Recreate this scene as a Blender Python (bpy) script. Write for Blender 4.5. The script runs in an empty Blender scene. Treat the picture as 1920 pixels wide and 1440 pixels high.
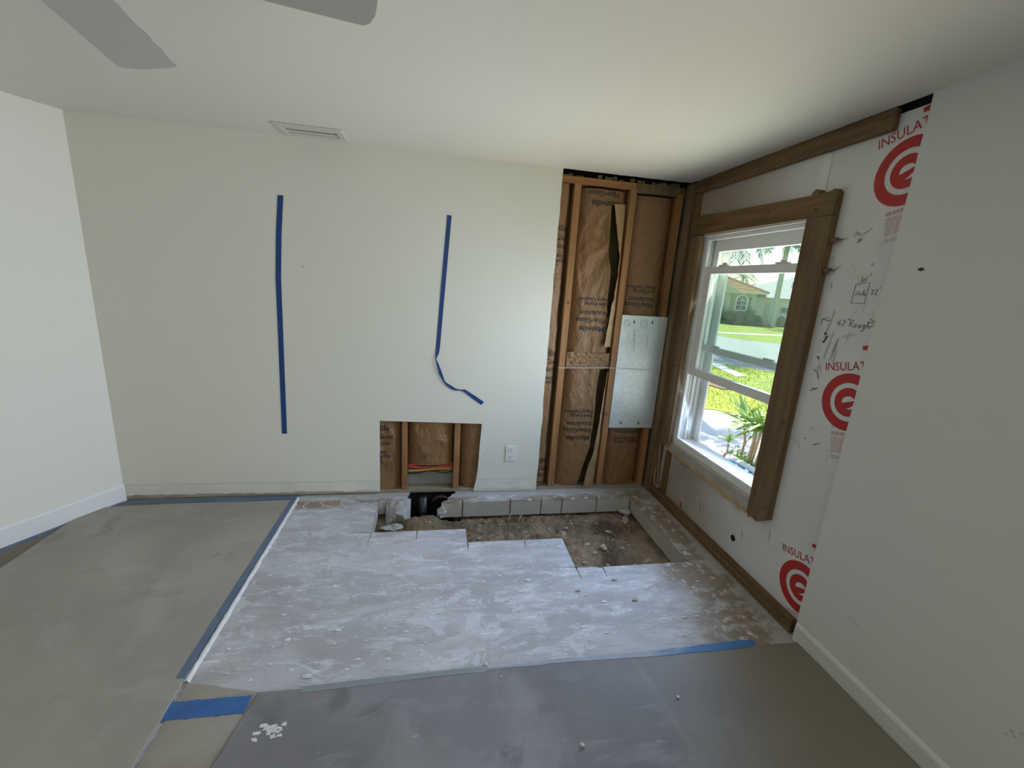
import bpy, bmesh, math, random
from mathutils import Vector, Matrix, noise
from mathutils.geometry import tessellate_polygon
from mathutils.bvhtree import BVHTree

SC = bpy.context.scene
COL = SC.collection
RND = random.Random(7)
H = 2.5                                   # ceiling height

# ------------------------------------------------------------------ camera
cam_d = bpy.data.cameras.new('camera')
cam = bpy.data.objects.new('camera', cam_d)
COL.objects.link(cam)
yaw, pitch, roll = 0.1826, -0.2330, 0.0654
fw = Vector((math.sin(yaw) * math.cos(pitch), math.cos(yaw) * math.cos(pitch), math.sin(pitch)))
r0 = Vector((math.cos(yaw), -math.sin(yaw), 0))
u0 = r0.cross(fw)
rv = math.cos(roll) * r0 + math.sin(roll) * u0
uv = -math.sin(roll) * r0 + math.cos(roll) * u0
cam.matrix_world = Matrix(((rv.x, uv.x, -fw.x, -1.848), (rv.y, uv.y, -fw.y, -3.177), (rv.z, uv.z, -fw.z, 1.687), (0, 0, 0, 1)))
cam_d.sensor_fit = 'HORIZONTAL'
cam_d.sensor_width = 36
cam_d.lens = 795.1 / 1920 * 36
cam_d.clip_start = 0.02
cam_d.clip_end = 500
SC.camera = cam

# ------------------------------------------------------------------ world, sun, lights, exposure
world = bpy.data.worlds.new('sky')
SC.world = world
world.use_nodes = True
wn = world.node_tree
wn.nodes.clear()
sky = wn.nodes.new('ShaderNodeTexSky')
sky.sky_type = 'NISHITA'
sky.sun_disc = False
sky.sun_elevation = math.radians(54)
sky.sun_rotation = math.radians(10)
sky.air_density = 1.2
sky.dust_density = 0.6
bgn = wn.nodes.new('ShaderNodeBackground')
bgn.inputs['Strength'].default_value = 0.25
wo = wn.nodes.new('ShaderNodeOutputWorld')
wn.links.new(sky.outputs[0], bgn.inputs[0])
wn.links.new(bgn.outputs[0], wo.inputs[0])

def light(name, kind, loc, direction, energy, color, **kw):
    d = bpy.data.lights.new(name, kind)
    o = bpy.data.objects.new(name, d)
    COL.objects.link(o)
    o.location = loc
    o.rotation_euler = Vector(direction).to_track_quat('-Z', 'Y').to_euler()
    d.energy = energy
    d.color = color
    for k, v in kw.items():
        setattr(d, k, v)
    return o
light('sun', 'SUN', (0, 0, 20), (-0.16, -0.56, -0.82), 8.0, (1.0, 0.96, 0.88), angle=math.radians(0.6))
# daylight entering through the window: cool from the sky (downwards), warm from the sunlit paving (upwards)
light('window_sky_light', 'AREA', (-0.014, -0.68, 1.32), (-1, -0.16, -0.34), 21, (0.52, 0.70, 1.0), shape='RECTANGLE', size=0.90, size_y=1.45, spread=math.radians(120))
light('window_ground_light', 'AREA', (-0.013, -0.68, 1.32), (-1, -0.18, 0.42), 13, (1.0, 0.92, 0.76), shape='RECTANGLE', size=0.90, size_y=1.45, spread=math.radians(128))
# fill lamps added behind the camera, standing in for an unseen second window
light('rear_fill_cool_light', 'AREA', (-0.03, -4.75, 1.35), (-1, 0.16, -0.36), 37, (0.78, 0.87, 1.0), shape='RECTANGLE', size=1.5, size_y=1.5, spread=math.radians(140))
light('rear_fill_warm_light', 'AREA', (-0.031, -4.75, 1.35), (-1, 0.14, 0.50), 54, (1.0, 0.94, 0.80), shape='RECTANGLE', size=1.5, size_y=1.5, spread=math.radians(150))
SC.view_settings.view_transform = 'Standard'
SC.view_settings.look = 'None'
SC.view_settings.exposure = 0.0
SC.view_settings.gamma = 1.0
SC.view_settings.use_curve_mapping = False

# ------------------------------------------------------------------ mesh helpers
def fix(o):
    return o

def tag(o, label=None, cat=None, group=None, kind=None):
    if label: o['label'] = label
    if cat: o['category'] = cat
    if group: o['group'] = group
    if kind: o['kind'] = kind
    return o

def empty(name, loc=(0, 0, 0), rz=0.0, label=None, cat=None, group=None, kind=None, parent=None):
    o = bpy.data.objects.new(name, None)
    COL.objects.link(o)
    o.location = loc
    o.rotation_euler = (0, 0, rz)
    o.empty_display_size = 0.1
    if parent: o.parent = parent
    return tag(o, label, cat, group, kind)

class MB:
    """collects shapes in world (or local) coordinates, links them as one mesh"""
    def __init__(s):
        s.v = []; s.f = []
    def add(s, vs, fs):
        n = len(s.v)
        s.v += [tuple(q) for q in vs]
        s.f += [tuple(i + n for i in f) for f in fs]
        return s
    def box(s, x0, x1, y0, y1, z0, z1):
        v = [(x0, y0, z0), (x1, y0, z0), (x1, y1, z0), (x0, y1, z0), (x0, y0, z1), (x1, y0, z1), (x1, y1, z1), (x0, y1, z1)]
        return s.add(v, [(0, 3, 2, 1), (4, 5, 6, 7), (0, 1, 5, 4), (1, 2, 6, 5), (2, 3, 7, 6), (3, 0, 4, 7)])
    def prism(s, loops, fn, a, b):
        """loops: outer polygon then holes, 2-D; fn(u, v, w) -> xyz; extruded from w=a to w=b"""
        tri = tessellate_polygon([[Vector((u, v, 0)) for u, v in L] for L in loops])
        flat = [q for L in loops for q in L]
        n = len(flat)
        vs = [fn(u, v, a) for u, v in flat] + [fn(u, v, b) for u, v in flat]
        fs = [tuple(t) for t in tri] + [tuple(i + n for i in reversed(t)) for t in tri]
        k = 0
        for L in loops:
            m = len(L)
            for i in range(m):
                p, q = k + i, k + (i + 1) % m
                fs.append((p, q, q + n, p + n))
            k += m
        return s.add(vs, fs)
    def tube(s, pts, r, n=8, taper=None):
        pts = [Vector(p) for p in pts]
        m = len(pts)
        vs = []; fs = []
        up = Vector((0, 0, 1))
        for i, p in enumerate(pts):
            t = (pts[min(i + 1, m - 1)] - pts[max(i - 1, 0)]).normalized()
            a = t.cross(up)
            if a.length < 0.05: a = t.cross(Vector((1, 0, 0)))
            a.normalize()
            b = a.cross(t)
            rr = r if taper is None else r + (taper - r) * i / max(1, m - 1)
            for k in range(n):
                w = 2 * math.pi * k / n
                vs.append(p + rr * (math.cos(w) * a + math.sin(w) * b))
        for i in range(m - 1):
            for k in range(n):
                k2 = (k + 1) % n
                fs.append((i * n + k, i * n + k2, (i + 1) * n + k2, (i + 1) * n + k))
        fs.append(tuple(reversed(range(n))))
        fs.append(tuple(range((m - 1) * n, m * n)))
        return s.add(vs, fs)
    def lathe(s, prof, c=(0, 0, 0), n=24, axis='z'):
        vs = []; fs = []
        for r, h in prof:
            for k in range(n):
                w = 2 * math.pi * k / n
                q = (r * math.cos(w), r * math.sin(w), h)
                if axis == 'x': q = (h, r * math.cos(w), r * math.sin(w))
                if axis == 'y': q = (r * math.cos(w), h, r * math.sin(w))
                vs.append((c[0] + q[0], c[1] + q[1], c[2] + q[2]))
        for i in range(len(prof) - 1):
            for k in range(n):
                k2 = (k + 1) % n
                fs.append((i * n + k, i * n + k2, (i + 1) * n + k2, (i + 1) * n + k))
        fs.append(tuple(reversed(range(n))))
        fs.append(tuple(range((len(prof) - 1) * n, len(prof) * n)))
        return s.add(vs, fs)
    def ribbon(s, pts, nrm, th=0.001):
        """pts: (centre, half-width vector) list; thickness along nrm"""
        vs = []; fs = []
        nrm = Vector(nrm)
        for c, h in pts:
            c = Vector(c); h = Vector(h)
            vs += [c - h, c + h, c + h + nrm * th, c - h + nrm * th]
        m = len(pts)
        for i in range(m - 1):
            for k in range(4):
                k2 = (k + 1) % 4
                fs.append((i * 4 + k, i * 4 + k2, (i + 1) * 4 + k2, (i + 1) * 4 + k))
        fs += [(3, 2, 1, 0), tuple((m - 1) * 4 + k for k in range(4))]
        return s.add(vs, fs)
    def rock(s, c, r, seed, sub=1, rough=0.45, squash=(1, 1, 1)):
        bm = bmesh.new()
        bmesh.ops.create_icosphere(bm, subdivisions=sub, radius=1)
        vs = []
        for v in bm.verts:
            k = 1 + rough * noise.noise(v.co * 1.3 + Vector((seed * 7.1, seed * 3.3, seed)))
            if sub > 1: k += 0.35 * rough * noise.noise(v.co * 4 + Vector((seed, 0, 0))) + 0.2 * rough * noise.noise(v.co * 10 + Vector((0, seed, 0)))
            vs.append((c[0] + v.co.x * r * k * squash[0], c[1] + v.co.y * r * k * squash[1], c[2] + v.co.z * r * k * squash[2]))
        fs = [tuple(v.index for v in f.verts) for f in bm.faces]
        bm.free()
        return s.add(vs, fs)
    def build(s, name, m, parent=None, bevel=0, smooth=False, seg=1, **kw):
        me = bpy.data.meshes.new(name)
        off = Vector((0, 0, 0))
        if parent is not None and kw.pop('world', True):
            q = parent
            M = Matrix.Identity(4)
            while q is not None:
                M = (Matrix.Translation(q.location) @ q.rotation_euler.to_matrix().to_4x4()) @ M
                q = q.parent
            Mi = M.inverted()
            vs = [Mi @ Vector(v) for v in s.v]
        else:
            kw.pop('world', None)
            vs = s.v
        me.from_pydata(vs, [], s.f)
        bm = bmesh.new()
        bm.from_mesh(me)
        bmesh.ops.recalc_face_normals(bm, faces=bm.faces)
        if bevel:
            es = [e for e in bm.edges if len(e.link_faces) == 2 and e.calc_face_angle(0) > 0.5]
            bmesh.ops.bevel(bm, geom=es, offset=bevel, segments=seg, affect='EDGES', profile=0.6)
        if smooth:
            for f in bm.faces: f.smooth = True
        bm.to_mesh(me)
        bm.free()
        me.materials.append(m)
        o = bpy.data.objects.new(name, me)
        COL.objects.link(o)
        if parent is not None: o.parent = parent
        return tag(o, **kw)

XY = lambda u, v, w: (u, v, w)
XZ = lambda u, v, w: (u, w, v)
YZ = lambda u, v, w: (w, u, v)
def rect(a, b, c, d): return [(a, c), (b, c), (b, d), (a, d)]

def copy_tree(o, parent=None):
    c = o.copy()
    COL.objects.link(c)
    c.parent = parent
    for ch in o.children:
        copy_tree(ch, c)
    return c

# ------------------------------------------------------------------ material helpers
class NT:
    def __init__(s, name):
        s.m = bpy.data.materials.new(name)
        s.m.use_nodes = True
        s.t = s.m.node_tree
        s.b = s.t.nodes['Principled BSDF']
        s.pos = s.t.nodes.new('ShaderNodeNewGeometry').outputs['Position']
    def set(s, sock, val):
        if hasattr(val, 'links'): s.t.links.new(val, sock)
        elif isinstance(val, (tuple, list)):
            sock.default_value = tuple(val) + ((1,) if len(sock.default_value) == 4 and len(val) == 3 else ())
        else: sock.default_value = val
    def local(s):
        return s.t.nodes.new('ShaderNodeTexCoord').outputs['Object']
    def scale(s, vec, sc):
        n = s.t.nodes.new('ShaderNodeVectorMath'); n.operation = 'MULTIPLY'
        s.set(n.inputs[0], vec); n.inputs[1].default_value = sc
        return n.outputs[0]
    def noise(s, sc, detail=4, vec=None, rough=0.55, dist=0.0):
        n = s.t.nodes.new('ShaderNodeTexNoise')
        s.set(n.inputs['Vector'], s.pos if vec is None else vec)
        n.inputs['Scale'].default_value = sc
        n.inputs['Detail'].default_value = detail
        n.inputs['Roughness'].default_value = rough
        n.inputs['Distortion'].default_value = dist
        return n.outputs['Fac']
    def voro(s, sc, vec=None, feature='F1'):
        n = s.t.nodes.new('ShaderNodeTexVoronoi'); n.feature = feature
        s.set(n.inputs['Vector'], s.pos if vec is None else vec)
        n.inputs['Scale'].default_value = sc
        return n.outputs['Distance']
    def step(s, val, a, b):
        n = s.t.nodes.new('ShaderNodeMapRange'); n.interpolation_type = 'SMOOTHSTEP'
        s.set(n.inputs['Value'], val)
        n.inputs['From Min'].default_value = a; n.inputs['From Max'].default_value = b
        return n.outputs['Result']
    def math(s, op, a, b=0.0):
        n = s.t.nodes.new('ShaderNodeMath'); n.operation = op
        s.set(n.inputs[0], a); s.set(n.inputs[1], b)
        return n.outputs[0]
    def mix(s, fac, a, b):
        n = s.t.nodes.new('ShaderNodeMix'); n.data_type = 'RGBA'
        s.set(n.inputs['Factor'], fac)
        s.set(n.inputs[6], a); s.set(n.inputs[7], b)
        return n.outputs[2]
    def xyz(s, vec=None):
        n = s.t.nodes.new('ShaderNodeSeparateXYZ')
        s.set(n.inputs[0], s.pos if vec is None else vec)
        return n.outputs
    def bump(s, height, strength=0.3, dist=0.01, normal=None):
        n = s.t.nodes.new('ShaderNodeBump')
        n.inputs['Strength'].default_value = strength
        n.inputs['Distance'].default_value = dist
        s.set(n.inputs['Height'], height)
        if normal is not None: s.set(n.inputs['Normal'], normal)
        return n.outputs[0]
    def out(s, color=None, rough=None, normal=None, metal=None, **kw):
        if color is not None: s.set(s.b.inputs['Base Color'], color)
        if rough is not None: s.set(s.b.inputs['Roughness'], rough)
        if normal is not None: s.set(s.b.inputs['Normal'], normal)
        if metal is not None: s.set(s.b.inputs['Metallic'], metal)
        for k, v in kw.items(): s.set(s.b.inputs[k.replace('_', ' ')], v)
        return s.m

def plain(name, color, rough=0.6, var=0.12, sc=8, bump=0.0, bsc=60, metal=0.0):
    n = NT(name)
    f = n.noise(sc, 4)
    c = n.mix(f, tuple(x * (1 - var) for x in color), tuple(min(1, x * (1 + var)) for x in color))
    nr = n.bump(n.noise(bsc, 3), bump, 0.004) if bump else None
    return n.out(c, rough, nr, metal)

def m_paint(name, color):
    n = NT(name)
    f = n.noise(0.8, 3)
    c = n.mix(f, tuple(x * 0.97 for x in color), color)
    b = n.bump(n.noise(190, 2), 0.10, 0.002, n.bump(n.noise(3, 2), 0.05, 0.02))
    return n.out(c, 0.62, b)

def m_wood(name, c1, c2, axis, rough=0.65):
    n = NT(name)
    sc = [34, 34, 34]; sc[axis] = 1.6
    g = n.noise(1.0, 5, n.scale(n.pos, sc), 0.6, 0.6)
    g2 = n.noise(2.2, 3)
    c = n.mix(n.step(g, 0.3, 0.7), c1, c2)
    c = n.mix(n.math('MULTIPLY', n.step(g2, 0.5, 0.75), 0.5), c, tuple(x * 0.5 for x in c1))
    sc2 = [9, 9, 9]; sc2[axis] = 5
    k = n.step(n.voro(1.0, n.scale(n.pos, sc2)), 0.10, 0.05)
    c = n.mix(n.math('MULTIPLY', k, 0.8), c, (0.05, 0.025, 0.012))
    return n.out(c, rough, n.bump(g, 0.35, 0.003))

def m_back_wall():
    n = NT('drywall_paint')
    x, y, z = n.xyz()
    f = n.noise(0.9, 3)
    c = n.mix(f, (0.715, 0.72, 0.645), (0.755, 0.76, 0.685))
    # strip where the old baseboard was, and the raw torn bottom edge
    nz = n.math('ADD', z, n.math('MULTIPLY', n.math('SUBTRACT', n.noise(9, 4), 0.5), 0.045))
    raw = n.step(nz, 0.040, 0.026)
    left = n.step(x, -2.2, -2.6)
    c = n.mix(n.math('MULTIPLY', raw, n.math('ADD', n.math('MULTIPLY', left, 0.6), 0.3)), c, (0.26, 0.22, 0.17))
    band = n.math('MULTIPLY', n.step(z, 0.118, 0.112), n.step(n.noise(5, 3), 0.42, 0.6))
    c = n.mix(n.math('MULTIPLY', band, 0.25), c, (0.56, 0.55, 0.52))
    ln = n.math('MULTIPLY', n.step(z, 0.110, 0.113), n.step(z, 0.119, 0.116))
    c = n.mix(n.math('MULTIPLY', ln, 0.45), c, (0.42, 0.42, 0.40))
    speck = n.math('MULTIPLY', n.step(n.voro(26), 0.09, 0.05), n.step(z, 0.10, 0.02))
    c = n.mix(n.math('MULTIPLY', speck, 0.75), c, (0.20, 0.15, 0.10))
    # scuffed paint between the two openings
    sc = n.math('MULTIPLY', n.step(n.noise(14, 5, None, 0.7), 0.62, 0.68), n.math('MULTIPLY', n.step(x, -1.5, -1.3), n.step(z, 0.45, 0.1)))
    c = n.mix(n.math('MULTIPLY', sc, 0.5), c, (0.55, 0.53, 0.47))
    b = n.bump(n.noise(190, 2), 0.10, 0.002, n.bump(n.math('ADD', n.noise(4, 2), n.math('MULTIPLY', ln, 1.0)), 0.10, 0.02))
    return n.out(c, 0.6, b)

def m_concrete_floor():
    n = NT('scraped_concrete')
    x, y, z = n.xyz()
    # trowelled patches of old thinset, streaked along x
    big = n.noise(1.0, 6, n.scale(n.pos, (1.3, 3.2, 2.0)), 0.66, 0.5)
    mid = n.noise(1.0, 7, n.scale(n.pos, (4.2, 12, 4)), 0.72, 0.6)
    fine = n.noise(1.0, 6, n.scale(n.pos, (13, 62, 9)), 0.72, 0.4)
    spot = n.noise(30, 6, None, 0.72)
    c = n.mix(n.step(big, 0.38, 0.62), (0.40, 0.395, 0.41), (0.52, 0.525, 0.56))
    c = n.mix(n.math('MULTIPLY', n.step(mid, 0.50, 0.56), 0.50), c, (0.63, 0.64, 0.69))
    patch = n.step(n.noise(1.0, 6, n.scale(n.pos, (2.3, 6.0, 3)), 0.66, 1.2), 0.545, 0.56)
    c = n.mix(n.math('MULTIPLY', patch, 0.55), c, (0.385, 0.375, 0.405))
    patch2 = n.step(n.noise(1.0, 6, n.scale(n.pos, (3.1, 5.0, 8)), 0.66, 0.9), 0.585, 0.60)
    c = n.mix(n.math('MULTIPLY', patch2, 0.6), c, (0.65, 0.66, 0.71))
    sm = n.step(n.math('ADD', n.math('MULTIPLY', fine, 0.55), n.math('MULTIPLY', mid, 0.45)), 0.555, 0.60)
    c = n.mix(n.math('MULTIPLY', sm, 0.70), c, (0.75, 0.76, 0.80))
    c = n.mix(n.math('MULTIPLY', n.step(fine, 0.42, 0.34), 0.45), c, (0.33, 0.32, 0.32))
    c = n.mix(n.math('MULTIPLY', n.step(spot, 0.36, 0.30), 0.5), c, (0.30, 0.29, 0.28))
    fleck = n.step(n.noise(44, 5, None, 0.75), 0.62, 0.66)
    c = n.mix(n.math('MULTIPLY', fleck, 0.7), c, (0.82, 0.82, 0.83))
    # brown adhesive stains along the exterior wall and along the back ledge
    wob = n.math('MULTIPLY', n.math('SUBTRACT', n.noise(3.2, 5, None, 0.65), 0.5), 0.75)
    xs = n.math('ADD', x, wob)
    st = n.math('MULTIPLY', n.step(xs, -0.62, -0.26), n.step(xs, 0.02, -0.12))
    st = n.math('MULTIPLY', st, n.step(n.noise(1.0, 5, n.scale(n.pos, (5, 9, 5)), 0.65), 0.36, 0.50))
    ys = n.math('ADD', y, n.math('MULTIPLY', wob, 0.18))
    st2 = n.math('MULTIPLY', n.math('MULTIPLY', n.step(ys, -0.24, -0.16), n.step(ys, -0.06, -0.11)), n.step(n.noise(4, 4), 0.38, 0.55))
    stn = n.math('MAXIMUM', st, st2)
    c = n.mix(n.math('MULTIPLY', stn, 0.8), c, (0.225, 0.155, 0.095))
    bright = n.math('MULTIPLY', stn, n.step(n.noise(16, 5, None, 0.7), 0.55, 0.62))
    c = n.mix(bright, c, (0.66, 0.61, 0.54))
    # clean grey strip under the old wall plates
    edge = n.math('MAXIMUM', n.step(xs, -0.10, 0.02), n.step(ys, -0.07, -0.03))
    c = n.mix(n.math('MULTIPLY', edge, 0.7), c, (0.42, 0.41, 0.37))
    # the sawn faces below the top are plain grey concrete
    c = n.mix(n.step(z, -0.004, -0.012), c, n.mix(n.noise(9, 5, None, 0.65), (0.36, 0.345, 0.315), (0.52, 0.505, 0.475)))
    h = n.math('ADD', n.math('MULTIPLY', mid, 0.45), n.math('ADD', n.math('MULTIPLY', fine, 0.45), n.math('ADD', n.math('MULTIPLY', patch, -0.25), n.math('MULTIPLY', patch2, 0.3))))
    b = n.bump(h, 0.5, 0.012, n.bump(fleck, 0.35, 0.004))
    return n.out(c, n.mix(mid, (0.45,) * 3, (0.62,) * 3), b)

def m_sheet(name, ca, cb, dust=(0.55, 0.55, 0.55), brown=False):
    n = NT(name)
    a = n.noise(1.6, 5, None, 0.6, 0.4)
    s2 = n.noise(1.0, 5, n.scale(n.pos, (2.5, 7, 2)), 0.65, 0.4)
    c = n.mix(n.step(a, 0.3, 0.7), ca, cb)
    c = n.mix(n.math('MULTIPLY', n.step(s2, 0.55, 0.72), 0.35), c, dust)
    sp = n.step(n.noise(1.0, 3, n.scale(n.pos, (7, 16, 5)), 0.5), 0.72, 0.78)
    c = n.mix(n.math('MULTIPLY', sp, 0.6), c, tuple(min(1, q * 1.25) for q in dust))
    dk = n.step(n.noise(2.3, 5, n.scale(n.pos, (1, 1.7, 1)), 0.6, 0.8), 0.58, 0.72)
    c = n.mix(n.math('MULTIPLY', dk, 0.5), c, tuple(q * 0.55 for q in ca))
    lt = n.step(n.noise(1.0, 6, n.scale(n.pos, (1.6, 1.1, 1)), 0.62, 1.0), 0.55, 0.68)
    c = n.mix(n.math('MULTIPLY', lt, 0.35), c, dust)
    if brown:
        x = n.math('ADD', n.xyz()[0], n.math('MULTIPLY', n.math('SUBTRACT', n.noise(2.2, 5), 0.5), 0.9))
        c = n.mix(n.math('MULTIPLY', n.step(x, -0.95, -0.35), 0.8), c, (0.235, 0.20, 0.155))
    return n.out(c, 0.58, n.bump(a, 0.12, 0.02, n.bump(n.noise(40, 3), 0.12, 0.003)))

def m_kraft():
    n = NT('kraft_facing')
    a = n.noise(2.2, 4)
    c = n.mix(a, (0.185, 0.098, 0.038), (0.285, 0.158, 0.068))
    cr = n.noise(1.0, 6, n.scale(n.pos, (10, 10, 5)), 0.6, 1.4)
    c = n.mix(n.math('MULTIPLY', n.step(n.noise(30, 4, None, 0.7), 0.6, 0.72), 0.25), c, (0.42, 0.29, 0.17))
    wr = n.math('ABSOLUTE', n.math('SUBTRACT', n.noise(1.0, 5, n.scale(n.pos, (17, 17, 11)), 0.62, 0.8), 0.5))
    wr2 = n.math('ABSOLUTE', n.math('SUBTRACT', n.noise(1.0, 4, n.scale(n.pos, (38, 38, 24)), 0.6, 0.6), 0.5))
    hh = n.math('ADD', wr, n.math('MULTIPLY', wr2, 0.5))
    return n.out(c, n.mix(cr, (0.24,) * 3, (0.44,) * 3), n.bump(hh, 0.9, 0.022, n.bump(cr, 0.4, 0.012)))

def m_foamboard():
    n = NT('foam_board_film')
    x, y, z = n.xyz()
    base = n.mix(n.noise(1.3, 3), (0.60, 0.60, 0.59), (0.72, 0.72, 0.71))
    # black finger grime near the handwriting, dust lower down
    m = n.math('MULTIPLY', n.step(z, 0.75, 1.15), n.step(z, 2.15, 1.8))
    g = n.step(n.noise(1.0, 6, n.scale(n.pos, (4, 11, 4.5)), 0.72, 0.9), 0.56, 0.72)
    c = n.mix(n.math('MULTIPLY', n.math('MULTIPLY', g, m), 0.75), base, (0.24, 0.23, 0.21))
    br = n.math('MULTIPLY', n.step(n.noise(2.1, 5, None, 0.6), 0.22, 0.55), n.step(y, -1.25, -0.45))  # brown dirt with corner shade and kraft reflection painted in
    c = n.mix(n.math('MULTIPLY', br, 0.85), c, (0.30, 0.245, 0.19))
    dg = n.step(n.noise(1.0, 5, n.scale(n.pos, (6, 6, 1.6)), 0.65), 0.60, 0.72)
    c = n.mix(n.math('MULTIPLY', dg, 0.35), c, (0.36, 0.34, 0.31))
    return n.out(c, n.mix(g, (0.30,) * 3, (0.55,) * 3), n.bump(n.noise(5, 4), 0.12, 0.01))

def m_steel():
    n = NT('galvanised_steel')
    v = n.voro(38)
    c = n.mix(v, (0.58, 0.64, 0.66), (0.72, 0.78, 0.80))
    x, y, z = n.xyz()
    st = n.noise(1.0, 4, n.scale(n.pos, (3, 3, 1.2)))
    return n.out(c, n.mix(st, (0.34,) * 3, (0.50,) * 3), n.bump(n.noise(2.5, 2), 0.06, 0.03), 0.45)

def m_grass(name, a, b):
    n = NT(name)
    f = n.noise(18, 5, None, 0.7)
    g = n.noise(0.8, 4)
    c = n.mix(n.step(f, 0.3, 0.7), a, b)
    c = n.mix(n.math('MULTIPLY', g, 0.4), c, tuple(x * 0.75 for x in b))
    return n.out(c, 0.8, n.bump(f, 0.6, 0.03))

def m_glass():
    n = NT('window_glass')
    t = n.t
    tr = t.nodes.new('ShaderNodeBsdfTransparent'); tr.inputs[0].default_value = (0.90, 0.955, 0.94, 1)
    gl = t.nodes.new('ShaderNodeBsdfGlossy'); gl.inputs[0].default_value = (0.9, 1, 0.97, 1); gl.inputs['Roughness'].default_value = 0.02
    mx = t.nodes.new('ShaderNodeMixShader'); mx.inputs[0].default_value = 0.035
    t.links.new(tr.outputs[0], mx.inputs[1]); t.links.new(gl.outputs[0], mx.inputs[2])
    du = t.nodes.new('ShaderNodeBsdfTranslucent'); du.inputs[0].default_value = (0.8, 0.95, 0.9, 1)
    m2 = t.nodes.new('ShaderNodeMixShader'); m2.inputs[0].default_value = 0.010
    t.links.new(mx.outputs[0], m2.inputs[1]); t.links.new(du.outputs[0], m2.inputs[2])
    t.links.new(m2.outputs[0], t.nodes['Material Output'].inputs[0])
    return n.m

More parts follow.
